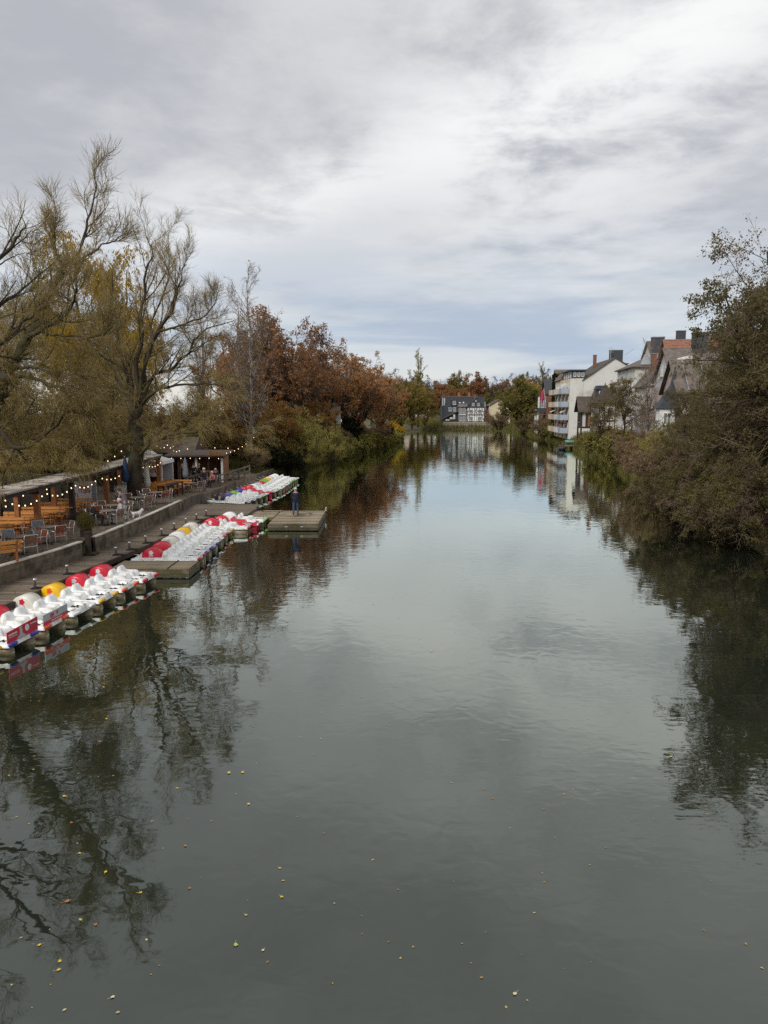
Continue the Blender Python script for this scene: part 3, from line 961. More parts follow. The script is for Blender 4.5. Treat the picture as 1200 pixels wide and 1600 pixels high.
# ---------------------------------------------------------------- trees: three big willows of the terrace, limb by limb
WILLOW_TALL = [
    ([(-0.18, 0.0, -0.28), (0.12, 0.0, 2.6), (0.32, 0.0, 5.42), (0.37, 0.0, 6.42)], 0.62, 0.42),
    ([(0.1, 0.0, 5.82), (-0.19, 0.38, 6.66), (-0.81, 0.75, 9.91), (-1.23, 1.12, 13.3), (-1.42, 1.5, 15.32)], 0.2, 0.04),
    ([(0.32, 0.0, 5.42), (0.36, -0.08, 6.54), (0.65, -0.17, 9.83), (0.95, -0.25, 12.45), (1.29, -0.33, 14.22), (1.69, -0.42, 16.49), (2.04, -0.5, 17.84)], 0.3, 0.035),
    ([(0.41, 0.0, 5.62), (0.75, -0.33, 7.2), (1.62, -0.67, 10.33), (2.6, -1.0, 11.97), (3.41, -1.33, 13.3), (3.77, -1.67, 14.5), (4.28, -2.0, 15.78)], 0.27, 0.035),
    ([(2.2, -1.2, 11.0), (2.99, -1.78, 11.2), (4.22, -2.35, 11.54), (5.66, -2.92, 12.19), (6.33, -3.5, 13.21)], 0.13, 0.03),
    ([(0.6, 0.0, 6.14), (1.74, -0.5, 7.86), (2.97, -1.0, 8.35), (4.09, -1.5, 9.72), (5.02, -2.0, 10.84), (7.08, -2.5, 11.7)], 0.22, 0.03),
    ([(0.5, 0.0, 5.82), (1.86, -1.0, 7.03), (3.86, -2.0, 7.27), (6.05, -3.0, 7.39), (7.14, -4.0, 7.07)], 0.17, 0.025),
    ([(0.12, 0.0, 6.22), (0.12, -0.38, 7.87), (-0.81, -0.75, 8.9), (-1.61, -1.12, 9.75), (-2.24, -1.5, 11.15)], 0.17, 0.03),
    ([(0.34, 0.0, 5.82), (0.73, 0.75, 9.03), (1.22, 1.5, 12.69), (2.02, 2.25, 15.58), (2.11, 3.0, 16.93)], 0.2, 0.03),
    ([(0.16, 0.0, 5.42), (-0.89, 1.0, 7.44), (-2.37, 2.0, 9.93), (-3.43, 3.0, 12.89), (-4.06, 4.0, 14.69)], 0.2, 0.03),
    ([(0.21, 0.0, 2.8), (1.32, -0.6, 3.76), (2.35, -1.2, 4.14), (4.37, -1.8, 4.43), (6.3, -2.4, 4.76), (7.99, -3.0, 3.94)], 0.19, 0.03),
    ([(-0.12, 0.0, 2.8), (-1.11, -0.5, 3.83), (-1.93, -1.0, 4.57), (-2.89, -1.5, 5.05), (-3.68, -2.0, 4.59)], 0.18, 0.03),
]
WILLOW_LEANING = [
    ([(-0.15, 0.0, 1.91), (0.39, 0.0, 3.77), (1.27, 0.0, 5.85), (1.86, 0.0, 6.88), (2.37, 0.0, 7.89)], 0.5, 0.36),
    ([(2.37, 0.0, 7.89), (2.72, 0.0, 8.63), (3.24, 0.0, 9.4), (3.62, 0.0, 10.32), (4.11, 0.0, 11.14), (4.48, 0.0, 11.8)], 0.34, 0.2),
    ([(4.48, 0.0, 11.8), (5.02, 0.0, 12.46), (5.44, 0.0, 13.62), (5.83, 0.0, 14.82), (5.94, 0.0, 16.14)], 0.15, 0.02),
    ([(4.48, 0.0, 11.8), (4.24, 0.15, 12.39), (4.05, 0.3, 12.87), (4.09, 0.45, 13.73), (3.98, 0.6, 15.09)], 0.13, 0.02),
    ([(4.64, 0.0, 12.0), (5.1, -0.25, 12.09), (6.07, -0.5, 12.59), (6.92, -0.75, 12.94), (7.31, -1.0, 13.18)], 0.09, 0.02),
    ([(2.72, 0.0, 8.63), (3.54, -0.3, 9.17), (4.42, -0.6, 9.48), (5.07, -0.9, 10.03), (5.4, -1.2, 10.51), (5.65, -1.5, 11.12)], 0.2, 0.03),
    ([(3.4, 0.0, 9.1), (4.07, -0.5, 8.93), (5.02, -1.0, 8.78), (6.17, -1.5, 8.66), (7.01, -2.0, 9.06)], 0.1, 0.02),
    ([(2.16, 0.0, 7.51), (3.24, -0.5, 7.49), (4.14, -1.0, 7.29), (5.14, -1.5, 7.19), (6.29, -2.0, 6.81)], 0.12, 0.02),
    ([(2.03, 0.0, 7.18), (3.21, -0.48, 7.06), (4.24, -0.96, 6.8), (5.08, -1.44, 6.19), (5.37, -1.92, 5.61), (5.8, -2.4, 4.66)], 0.13, 0.02),
    ([(1.25, 0.0, 5.59), (1.97, -0.44, 4.57), (3.04, -0.88, 4.34), (4.22, -1.32, 5.16), (5.12, -1.76, 5.8), (5.83, -2.2, 5.85)], 0.17, 0.03),
    ([(0.84, 0.0, 4.55), (1.65, -0.38, 4.18), (2.85, -0.75, 3.95), (4.05, -1.12, 4.05), (5.18, -1.5, 3.49)], 0.12, 0.02),
    ([(1.39, 0.0, 6.11), (1.4, 0.38, 7.92), (1.98, 0.75, 9.49), (2.77, 1.12, 10.69), (2.86, 1.5, 12.16)], 0.2, 0.03),
]
WILLOW_EDGE = [
    ([(-0.16, 0.0, 1.96), (0.61, 0.0, 4.58), (1.65, 0.0, 6.7), (2.64, 0.0, 8.37)], 0.4, 0.28),
    ([(2.64, 0.0, 8.37), (3.56, 0.1, 10.23), (4.44, 0.2, 11.48), (4.85, 0.3, 12.04), (5.13, 0.4, 12.55), (5.03, 0.5, 13.14)], 0.2, 0.015),
    ([(3.82, 0.5, 10.91), (4.27, 0.5, 11.24), (4.67, 0.5, 11.52), (5.11, 0.5, 11.69)], 0.06, 0.015),
    ([(2.15, 0.0, 7.54), (3.1, 0.38, 8.82), (4.04, 0.75, 9.67), (4.71, 1.12, 10.4), (5.57, 1.5, 11.49)], 0.2, 0.02),
    ([(1.9, 0.0, 7.12), (2.83, 0.3, 7.56), (4.0, 0.6, 8.05), (4.32, 0.9, 8.58), (4.89, 1.2, 9.3), (4.94, 1.5, 10.25)], 0.2, 0.02),
    ([(2.39, 0.0, 7.96), (2.15, 0.0, 10.21), (2.52, 0.0, 12.21), (3.06, 0.0, 13.78)], 0.2, 0.02),
]


def zt(z0, lo, hi, w=2.5):
    """drooping below z0, rising above"""
    return lambda P: lo + (hi - lo) / (1 + np.exp(-(P[:, 2] - z0) / w))


def thin(z0, top, low=.8):
    """keep every shoot below z0, and the share `top` of them high up"""
    return lambda P, rng: rng.random(len(P)) < top + (low - top) / (1 + np.exp((P[:, 2] - z0) / 1.5))


def willow_levels(z0, n=(12, 8, 7, 5), droop=-.20, zmin=2.4, top=.6):
    return [dict(n=n[0], t0=.16, ang=(22, 52), len=(.18, .42), rr=.5, S=6, jit=.08, trop=zt(z0, -.02, .13), k=5, maxlen=3.6, rmax=.05, bylen=6.5),
            dict(n=n[1], t0=.12, ang=(20, 46), len=(.30, .60), rr=.5, S=5, jit=.09, trop=zt(z0, -.05, .12), k=4, rmin=.0095, minlen=.6),
            dict(n=n[2], t0=.1, ang=(18, 44), len=(.38, .8), rr=.6, S=3, jit=.09, trop=zt(z0, droop * 1.2, .12), k=3, rmin=.0072, minlen=.5, keep=thin(z0 + 1, .8)),
            dict(n=n[3], t0=.05, ang=(16, 42), len=(.40, .9), rr=.7, S=2, jit=.07, trop=zt(z0, droop * 1.5, .08), k=3, rmin=.0052, minlen=.35, zmin=zmin, keep=thin(z0, top))]


def slim(limbs, f, g=.87):
    return [([(x, y, z if z < 8 else 8 + (z - 8) * g) for x, y, z in p], a * f if i else a * .85, b * f if i else b * .8) for i, (p, a, b) in enumerate(limbs)]


meshes = tree_meshes('tall willow', 11, slim(WILLOW_TALL, .66, .81), willow_levels(7.6, zmin=3.3), [(9000, .11, .24, .8, .02, 1, 5.5)], 'bark willow', 'twig olive', ['leaf willow'], S0=14)
place_tree('willow_tree', meshes, 'big multi-stemmed bare-topped willow with thick dark trunk behind the pergola', 'tree', (-15.9, 48, 1.2))
meshes = tree_meshes('leaning willow', 12, slim(WILLOW_LEANING, .62, .88), willow_levels(7.6, zmin=3.5, top=.42), [(16000, .10, .24, .8, .02, 1, 5.2)], 'bark willow', 'twig olive', ['leaf willow'], S0=14)
place_tree('willow_tree', meshes, 'tallest bare willow at the left, its trunk leaning in over the pergola', 'tree', (-17.2, 31, 1.2))
meshes = tree_meshes('edge willow', 13, slim(WILLOW_EDGE, .55, .82), willow_levels(6.5, (7, 6, 6, 4), zmin=3.4), [(6000, .10, .24, .8, .02, 1, 5.)], 'bark willow', 'twig olive', ['leaf willow'], S0=14)
place_tree('willow_tree', meshes, 'bare branches of a willow reaching in from the left edge', 'tree', (-17.0, 25.5, 1.2))


# ---------------------------------------------------------------- tree kinds grown from rules
def stem_set(seed, n, h, spread, r0, trunk=.25, lean=0., fork=.22):
    """a trunk and n limbs fanning out of it to height h"""
    q = random.Random(seed)
    zf = h * trunk
    out = [([(0, 0, -.4), (lean * .15, 0, zf * .5), (lean * .3, 0, zf), (lean * .4, 0, zf + h * .08)], r0, r0 * .7)]
    for k in range(n):
        a = 2 * math.pi * (k + q.uniform(-.3, .3)) / n
        s = spread * q.uniform(.35, 1.)
        top = h * (1.0 - .45 * (s / spread) ** 2) * q.uniform(.88, 1.02)
        z0 = zf * q.uniform(.75, 1.05)
        out.append(([(lean * .3, 0, z0), (lean * .5 + s * .35 * math.cos(a), s * .35 * math.sin(a), z0 + (top - z0) * .3),
                     (lean * .8 + s * .75 * math.cos(a), s * .75 * math.sin(a), z0 + (top - z0) * .66), (lean + s * math.cos(a), s * math.sin(a), top)], r0 * q.uniform(.35, .55), .03))
    return out


def conic(seed, h, r0, n=3):
    q = random.Random(seed)
    return [([(0, 0, -.4), (q.uniform(-.2, .2), q.uniform(-.2, .2), h * .35), (q.uniform(-.3, .3), q.uniform(-.3, .3), h * .7), (q.uniform(-.2, .2), 0, h)], r0, .03)] + \
        [([(0, 0, h * .08), (.5 * math.cos(k * 2.1), .5 * math.sin(k * 2.1), h * .3), (.9 * math.cos(k * 2.1), .9 * math.sin(k * 2.1), h * .75)], r0 * .5, .03) for k in range(n)]


def bush_set(seed, n, h, spread, r0=.05):
    q = random.Random(seed)
    out = []
    for k in range(n):
        a = 2 * math.pi * k / n + q.uniform(-.4, .4); s = spread * math.sqrt(q.uniform(.05, 1.))
        top = h * (1 - .5 * (s / spread) ** 2) * q.uniform(.75, 1.05)
        out.append(([(s * .15 * math.cos(a), s * .15 * math.sin(a), -.3), (s * .5 * math.cos(a), s * .5 * math.sin(a), top * .55), (s * math.cos(a), s * math.sin(a), top)], r0 * q.uniform(.6, 1.2), .012))
    return out


def lv3(n, scale=1., trop=(0., 0., 0.), ang=(30, 65), rmin=.012, jit=.14, t0=.25, S=(4, 3, 2), lens=((.28, .5), (.35, .6), (.4, .8))):
    k = (4, 3, 3)
    return [dict(n=n[i], t0=t0 if i == 0 else .12, ang=ang, len=lens[i], rr=.5 + .08 * i, S=S[i], jit=jit, trop=trop[i], k=k[i], rmin=rmin * (1.6, 1.1, .8)[i]) for i in range(3)]


KIND = {}
# full willow with drooping olive twigs, for behind the terrace
KIND['willow'] = tree_meshes('drooping willow', 21, stem_set(3, 9, 13, 5.2, .45, .2), [
    dict(n=8, t0=.2, ang=(30, 65), len=(.3, .5), rr=.45, S=5, jit=.13, trop=0., k=4, rmax=.07),
    dict(n=8, t0=.1, ang=(30, 70), len=(.4, .7), rr=.5, S=4, jit=.13, trop=-.08, k=3, rmin=.012),
    dict(n=12, t0=.1, ang=(20, 60), len=(.6, 1.1), rr=.6, S=3, jit=.10, trop=-.38, k=3, rmin=.009, minlen=1.0, zmin=1.0)],
    [(42000, .14, .26, .9, .03, 1)], 'bark willow', 'twig olive', ['leaf willow'])
KIND['gold'] = tree_meshes('golden weeping willow', 22, stem_set(4, 10, 19, 6, .5, .25), [
    dict(n=7, t0=.3, ang=(30, 60), len=(.25, .4), rr=.45, S=5, jit=.12, trop=.02, k=4),
    dict(n=8, t0=.1, ang=(30, 70), len=(.35, .6), rr=.5, S=4, jit=.12, trop=-.15, k=3, rmin=.014),
    dict(n=6, t0=.1, ang=(20, 60), len=(.9, 1.8), rr=.6, S=4, jit=.06, trop=-.55, k=3, rmin=.010, minlen=1.5, zmin=1.0)],
    [(42000, .31, .28, 1.2, .05, 1)], 'bark willow', 'twig olive', ['leaf gold'])
KIND['birch'] = tree_meshes('birch', 23, conic(5, 17.5, .2), lv3((22, 7, 7), trop=(.10, .04, -.02), ang=(25, 50), rmin=.011, lens=((.16, .28), (.35, .6), (.4, .8))),
                            [(2500, .12, .6, .5, .03, 1)], 'bark birch', 'twig grey', ['leaf orange'])
KIND['rust'] = tree_meshes('rust chestnut', 24, stem_set(6, 11, 17, 6.5, .5, .2), lv3((10, 7, 7), trop=(.02, -.03, -.08), rmin=.016),
                           [(17000, .32, .6, .5, .10, 1, -.2, 1.1)], 'bark dark', 'twig brown', ['leaf rust'])
KIND['rust2'] = tree_meshes('thin rust tree', 25, stem_set(8, 8, 17, 5.5, .4, .2), lv3((10, 7, 7), trop=(.05, 0., -.05), rmin=.016),
                            [(13000, .28, .6, .5, .12, 1)], 'bark dark', 'twig grey', ['leaf rust pale'])
KIND['orange'] = tree_meshes('small ochre tree', 26, stem_set(9, 8, 9, 3.4, .18, .15), lv3((9, 7, 7), trop=(.04, 0., -.08)),
                             [(11000, .19, .55, .6, .08, 1), (5000, .2, .55, .6, .08, 2)], 'bark dark', 'twig brown', ['leaf orange', 'leaf rust pale'])
KIND['palebush'] = tree_meshes('pale willow bush', 27, bush_set(10, 16, 6.2, 3.4), lv3((8, 7, 7), trop=(.05, .02, -.02), rmin=.010, t0=.15),
                               [(15000, .17, .3, .3, .05, 1)], 'bark dark', 'twig olive', ['leaf pale'])
KIND['greenbush'] = tree_meshes('green bush', 28, bush_set(11, 14, 3.2, 2.6, .03), lv3((7, 6, 6), trop=(.03, 0., -.03), rmin=.009, t0=.1),
                                [(10000, .17, .5, .3, .06, 1), (5000, .17, .5, .3, .06, 2)], 'bark dark', 'twig brown', ['leaf green', 'leaf pale'])
KIND['hedge'] = tree_meshes('pale hedge bush', 48, bush_set(31, 14, 3.0, 2.8, .03), lv3((7, 6, 6), trop=(.03, 0., -.03), rmin=.009, t0=.1),
                            [(10000, .19, .5, .3, .06, 1), (4000, .17, .5, .3, .06, 2)], 'bark dark', 'twig olive', ['leaf pale', 'leaf green'])
KIND['darkbush'] = tree_meshes('dark bush', 29, bush_set(12, 14, 3.0, 2.4, .03), lv3((7, 6, 6), trop=(.0, -.04, -.06), rmin=.009, t0=.1),
                               [(15000, .18, .5, .3, .06, 1)], 'bark dark', 'twig brown', ['leaf dark'])
KIND['brownbush'] = tree_meshes('brown bush', 30, bush_set(13, 18, 3.6, 3.0, .035), lv3((8, 7, 6), trop=(.04, .0, -.04), rmin=.010, t0=.1),
                                [(12000, .13, .5, .3, .06, 1)], 'bark dark', 'twig brown', ['leaf brown'])
KIND['alder'] = tree_meshes('alder', 31, stem_set(14, 12, 13, 6.2, .4, .16), lv3((13, 8, 8), trop=(.0, -.03, -.06), ang=(35, 70), rmin=.010),
                            [(48000, .11, .75, .3, .07, 1, -.5, 1.5), (32000, .105, .75, .3, .07, 2, .0, 1.2)], 'bark dark', 'twig brown', ['leaf alder', 'leaf alder brown'])
KIND['alderbush'] = tree_meshes('overhanging alder bush', 32, bush_set(15, 18, 5.2, 4.4, .07), lv3((10, 7, 7), trop=(-.06, -.06, -.06), ang=(35, 70), rmin=.010, t0=.12),
                                [(26000, .11, .7, .3, .06, 1, .1, 1.7), (25000, .105, .7, .3, .06, 2, .0, 1.3)], 'bark dark', 'twig brown', ['leaf alder', 'leaf alder brown'])
KIND['pine'] = tree_meshes('flat-topped young tree', 33, stem_set(16, 7, 12.5, 3.2, .16, .42), lv3((8, 7, 7), trop=(-.02, -.03, 0.), ang=(45, 80), rmin=.012),
                           [(6000, .20, .5, .1, .09, 1), (2500, .2, .5, .2, .09, 2)], 'bark dark', 'twig brown', ['leaf green', 'leaf brown'])
KIND['poplar'] = tree_meshes('poplar', 34, conic(17, 22, .35, 5), lv3((24, 5, 5), trop=(.16, .10, .05), ang=(12, 28), rmin=.035, lens=((.14, .26), (.35, .6), (.4, .8))),
                             [(4000, .4, .6, .2, .1, 1)], 'bark dark', 'twig grey', ['leaf pale'])
KIND['farbare'] = tree_meshes('far bare tree', 35, stem_set(18, 9, 16, 5.5, .35, .2), lv3((8, 6, 5), trop=(.08, .05, 0.), rmin=.035),
                              [(3500, .45, .6, .2, .15, 1)], 'bark dark', 'twig grey', ['leaf far grey'])
KIND['farrust'] = tree_meshes('far rust tree', 36, stem_set(19, 9, 14, 6, .35, .18), lv3((8, 6, 5), trop=(.03, .0, 0.), rmin=.035),
                              [(11000, .60, .6, .2, .25, 1)], 'bark dark', 'twig brown', ['leaf rust pale'])
KIND['fargold'] = tree_meshes('far yellow tree', 37, stem_set(20, 9, 14, 5, .35, .18), lv3((8, 6, 5), trop=(.06, .02, 0.), rmin=.035),
                              [(10000, .55, .6, .2, .25, 1), (4000, .5, .6, .2, .2, 2)], 'bark dark', 'twig olive', ['leaf orange', 'leaf pale'])
KIND['fargreen'] = tree_meshes('far dark tree', 38, stem_set(21, 10, 14, 5, .35, .12), lv3((8, 6, 5), trop=(.02, -.02, -.04), rmin=.035),
                               [(14000, .50, .6, .2, .25, 1)], 'bark dark', 'twig olive', ['leaf green'])
KIND['farolive'] = tree_meshes('far olive tree', 39, stem_set(22, 10, 15, 4.2, .35, .12), lv3((8, 6, 5), trop=(.08, .04, 0.), rmin=.035),
                               [(12000, .50, .4, .2, .2, 1)], 'bark dark', 'twig olive', ['leaf willow'])
KIND['yellowbush'] = tree_meshes('yellow bush', 40, bush_set(23, 10, 3.0, 1.8, .03), lv3((6, 5, 5), trop=(.03, 0., -.03), rmin=.02, t0=.1),
                                 [(5000, .26, .6, .3, .08, 1)], 'bark dark', 'twig brown', ['leaf yellow'])
KIND['limebush'] = tree_meshes('lime bush', 41, bush_set(24, 10, 2.4, 2.0, .03), lv3((6, 5, 5), trop=(.03, 0., -.03), rmin=.015, t0=.1),
                               [(7000, .2, .6, .3, .08, 1)], 'bark dark', 'twig olive', ['leaf lime'])

T = place_tree
prng = random.Random(17)


def many(kind, name, cat, group, items):
    """items: (x, y, z, scale, label)"""
    for (x, y, z, s, lab) in items:
        T(name, KIND[kind], lab, cat, (x, y, z), prng.uniform(0, 6.28), s, group, s * prng.uniform(.94, 1.06))


many('willow', 'willow_tree', 'tree', 'olive willows behind the terrace', [
    (-21.5, 38, 1.2, .82, 'olive drooping willow behind the beer tables and board fence'),
    (-25.5, 46, 1.2, 1.05, 'olive drooping willow left of the tall willow trunk, under the golden crown'),
    (-20.5, 57, 1.2, .78, 'olive drooping willow above the white pavilion tent'),
    (-28, 36, 1.2, 1.05, 'olive drooping willow at the left edge above the pergola'),
    (-31, 58, 1.2, 1.1, 'olive drooping willow far back at the left behind the others'),
    (-18.5, 71, 1.2, .62, 'small olive willow hanging over the timber hut'),
    (-33, 46, 1.2, 1.15, 'olive drooping willow deep in the grove at far left')])
T('weeping_willow', KIND['gold'], 'golden yellow weeping willow glowing behind the bare willows', 'tree', (-26, 70, 1.2), .4, 1.12)
many('birch', 'birch_tree', 'tree', 'bare birches beyond the hut', [
    (-13.6, 77, 1.2, 1.0, 'tall bare birch with pale trunk left of the rust trees'),
    (-15.4, 82, 1.2, .93, 'bare birch just behind the tallest birch'),
    (-17.5, 74, 1.2, .88, 'bare birch between the tall willow and the tallest birch')])
many('rust', 'chestnut_tree', 'tree', 'rust brown trees on the left bank', [
    (-8.7, 118, 1.4, .98, 'rust brown tree in the middle of the left bank row'),
    (-4.2, 131, 1.4, .86, 'dense rust brown tree second from the right end of the left bank row'),
    (-1.0, 141, 1.4, .80, 'rust red tree at the right end of the left bank row, before the open sky'),
    (-17, 96, 1.4, .95, 'rust brown tree behind the bare birches'),
    (-19, 112, 1.6, .98, 'rust brown tree far back on the left bank')])
many('rust2', 'chestnut_tree', 'tree', 'rust brown trees on the left bank', [
    (-12.9, 95, 1.4, 1.03, 'tallest thin rust tree, right of the birches, bare at the top'),
    (-10.8, 107, 1.4, .99, 'half-bare rust tree with dark limbs, second from the birches'),
    (-6.5, 124, 1.4, .90, 'half-bare rust tree with leaning dark trunk near the ivy')])
many('orange', 'small_tree', 'tree', 'ochre undergrowth trees', [
    (-14.6, 79, 1.1, .80, 'ochre small tree with hanging leaves behind the timber hut'),
    (-12.3, 86, 1.1, .85, 'ochre and brown small tree left of the pale willow bush'),
    (-17.2, 76, 1.2, .7, 'ochre small tree deep behind the hut'),
    (-11.5, 98, 1.2, .9, 'brown undergrowth tree behind the pale willow bush'),
    (-9.2, 108, 1.2, .8, 'brown undergrowth tree under the half-bare rust trees')])
T('willow_bush', KIND['palebush'], 'large pale yellow green willow bush at the water beyond the boats', 'bush', (-9.6, 88, .4), .7, 1.0)
T('willow_bush', KIND['palebush'], 'olive willow bush right of the pale one, leaning over the water', 'bush', (-6.6, 97, .3), 2.2, .72)
many('darkbush', 'dark_shrub', 'bush', 'dark evergreen shrubs at the far end of the boats', [
    (-11.7, 80, .8, .85, 'dark evergreen shrub right beyond the last pedal boat'),
    (-10.3, 83, .3, .7, 'dark evergreen shrub hanging to the water below the pale bush'),
    (-13.4, 82, 1.1, .9, 'dark evergreen shrub behind the end of the boat row'),
    (-6.3, 119, 1.2, 1.5, 'dark ivy-like evergreen on the bank below the leaning rust tree'),
    (.2, 150, 1.0, 1.0, 'dark round evergreen shrub near the point of the left bank')])
lb = [(-8.4, 101), (-5.6, 108), (-4.6, 114), (-3.2, 121), (-2.0, 128), (-.8, 135), (.3, 142), (1.6, 149), (2.7, 156), (3.4, 162)]
many('hedge', 'bank_shrub', 'bush', 'green shrubs along the left bank', [
    (x - .9, y, .35, .92 - .02 * k, f'yellow green bank shrub along the left bank, {ORD[k]} after the pale willow bush') for k, (x, y) in enumerate(lb)])
many('brownbush', 'brown_shrub', 'bush', 'brown undergrowth on the left', [
    (-18.2, 69, 1.2, .8, 'brown shrub directly behind the timber hut'),
    (-13.2, 76.5, 1.1, .6, 'low brown shrub at the end of the terrace'),
    (-7.5, 112, 1.2, .9, 'brown shrub under the rust trees, above the green bank'),
    (-4.4, 124, 1.2, .9, 'brown shrub under the dense rust trees'),
    (-1.2, 138, 1.2, .8, 'brown shrub near the right end of the rust trees'),
    (-23, 62, 1.2, 1.0, 'brown shrub behind the pavilion tent')])
many('yellowbush', 'yellow_shrub', 'bush', 'yellow shrubs at the bank point', [
    (3.2, 166, .9, .9, 'bright yellow shrub at the tip of the left bank'),
    (1.2, 160, 1.1, 1.1, 'bright yellow shrub slightly left of the bank tip')])

fill = [(-24, 66), (-22, 74), (-27, 80), (-20, 84), (-31, 70), (-36, 62), (-24, 92), (-30, 52), (-36, 76), (-22, 101), (-18, 90), (-26, 108)]
many('brownbush', 'thicket_shrub', 'bush', 'brown thicket shrubs behind the left grove', [
    (x, y, 1.3, 1.7, f'tall brown thicket shrub in the depth of the left grove, {ORD[i]} from the golden willow') for i, (x, y) in enumerate(sorted(fill, key=lambda p: math.hypot(p[0] + 26, p[1] - 70)))])
# beyond the point and across the far shore
many('farolive', 'far_willow', 'tree', 'olive trees in the far middle', [
    (4.6, 205, 1.2, .80, 'dark olive tree beyond the bank point, left of the poplar'),
    (8.5, 232, 1.0, .95, 'broad olive willow under the poplar'),
    (13.5, 248, 1.0, .85, 'olive willow left of the slate house'),
    (2.0, 190, 1.2, .62, 'small olive tree with yellow leaves behind the bank point')])
T('poplar_tree', KIND['poplar'], 'single tall slender poplar rising left of the slate house', 'tree', (11.2, 252, 1.2), 0, 1.0)
T('poplar_tree', KIND['poplar'], 'pair-topped slender bare poplar behind the right-hand houses, near the ivy wall', 'tree', (54, 262, 1.2), 1, .86)
many('farbare', 'bare_tree', 'tree', 'bare trees in the far middle', [
    (2.5, 262, 2, 1.05, 'grey bare tree left of the poplar'),
    (-4, 240, 2, 1.0, 'grey bare tree behind the last rust tree'),
    (47, 232, 2, .95, 'grey bare tree behind the dark green tree at right')])
many('fargreen', 'green_tree', 'tree', 'green trees on the far right shore', [
    (38.6, 214, 1.4, .98, 'dark green tree standing right of the slate house'),
    (43.5, 224, 1.8, .8, 'dark green tree close behind the first, beside the yellow willow')])
many('fargold', 'yellow_tree', 'tree', 'yellow trees in the distance', [
    (45.5, 226, 1.8, .98, 'yellow green willow right of the dark green tree'),
    (14, 300, 3, .95, 'orange yellow tree behind the slate house at its left'),
    (-1, 205, 1.5, .78, 'bright yellow tree between the rust trees and the olive trees'),
    (56, 240, 2, .8, 'yellow tree behind the right-hand row of houses')])
wood = random.Random(41)
k = 0
for row, (yy, n, s0) in enumerate(((308, 19, .90), (334, 19, 1.10), (376, 20, 1.3))):
    for i in range(n):
        x = -22 + (112 + 24 * row) * (i + wood.uniform(.1, .9)) / n
        kd = wood.choice(['farrust', 'farrust', 'farbare', 'fargreen', 'farbare', 'farrust', 'fargold' if row == 1 else 'farolive'])
        col = dict(farrust='rust brown', farbare='grey bare', fargreen='dark green', fargold='yellow', farolive='olive')[kd]
        T('woodland_tree', KIND[kd], f'{col} tree in the wooded skyline, {["front", "middle", "back"][row]} rank, {ORD[i]} from the left', 'tree', (x, yy + wood.uniform(-9, 9), 2.5 + row * 1.0), wood.uniform(0, 6.28), s0 * wood.uniform(.8, 1.02), f'{col} trees of the far wooded skyline')

# right bank
many('alder', 'alder_tree', 'tree', 'alders on the right bank', [
    (21.8, 39, 1.6, 1.10, 'big brown green alder rising at the right edge'),
    (25.5, 47, 2.2, .95, 'alder behind the big one, seen through its branches at the right edge'),
    (21.2, 49.5, 1.2, .50, 'lower alder left of the big one, above the river'),
    (26.0, 60, 2.2, .62, 'small green alder in front of the red-roofed house')])
many('alderbush', 'alder_bush', 'bush', 'alder bushes overhanging the river', [
    (18.3, 38.3, .5, .80, 'brown overhanging bush touching the water at the right edge'),
    (18.0, 44, .4, .78, 'brown overhanging bush in the middle of the dark right-hand thicket'),
    (22.5, 44.5, 1.5, 1.0, 'tall dense bush filling the thicket under the big alder'),
    (21.7, 33, 1.0, 1.0, 'dark bush at the right edge nearest the camera')])
many('brownbush', 'brown_shrub', 'bush', 'brown shrubs on the right bank', [
    (20.0, 50.5, .5, 1.2, 'tan twiggy shrub at the left of the dark thicket, touching the water'),
    (23.2, 63, .7, 1.10, 'reddish brown twiggy shrub left of the dark thicket'),
    (26.8, 77, .8, 1.05, 'brown twiggy shrub, second from the dark thicket on the right bank'),
    (24.8, 57, 1.7, 1.15, 'brown twiggy shrub rising in front of the slate-turret house'),
    (28.5, 69, 2.0, 1.2, 'brown shrub in front of the half-timbered house by the birch'),
    (29.5, 88, 1.0, 1.1, 'brown twiggy shrub below the leaning birch'),
    (31.6, 101, 1.2, 1.0, 'brown twiggy shrub under the thin green tree'),
    (34.6, 117, 1.2, .95, 'brown twiggy shrub in front of the half-timbered extension'),
    (40.5, 213, .8, 1.5, 'rust brown shrub mound right of the slate house'),
    (36.5, 240, .8, 1.6, 'broad rust brown bank mound next to the slate house'),
    (37.2, 176, .9, 1.25, 'brown shrub below the dark red house')])
T('willow_bush', KIND['palebush'], 'olive green bush rising at the left foot of the dark thicket', 'bush', (21.6, 55, .6), 1.1, .62)
T('willow_bush', KIND['palebush'], 'yellowish olive bush showing within the dark thicket', 'bush', (19.2, 42, .6), .3, .55)
T('willow_bush', KIND['palebush'], 'olive green bush in front of the small green alder', 'bush', (24.3, 66, 1.2), 2.8, .7)
many('limebush', 'lime_shrub', 'bush', 'yellow green shrubs on the right bank', [
    (22.2, 60.5, .3, .62, 'yellow green shrub touching the water on the right bank'),
    (21.6, 57.5, .3, .45, 'small yellow green shrub left of the dark thicket at the water')])
rb = [(28.0, 88, 1.25), (29.6, 97, 1.2), (31.0, 106, 1.25), (32.0, 113, 1.2), (33.0, 121, 1.0), (37, 168, 1.1), (38.6, 181, 1.1), (39.5, 191, 1.1), (40.3, 201, 1.0)]
rlab = ['green shrub left of the brown shrubs on the right bank', 'green shrub below the small flat-topped tree', 'green shrub below the half-timbered extension',
        'green shrub below the dark timber hut', 'green shrub beside the little landing stage', 'green shrub below the ivy-covered house',
        'green shrub left of the ivy-covered house', 'green shrub below the dark red house, near its left side', 'green shrub left of the dark red house near the far shore']
many('greenbush', 'bank_shrub', 'bush', 'green shrubs along the right bank', [(x + .6, y, .5, s, lab) for (x, y, s), lab in zip(rb, rlab)])
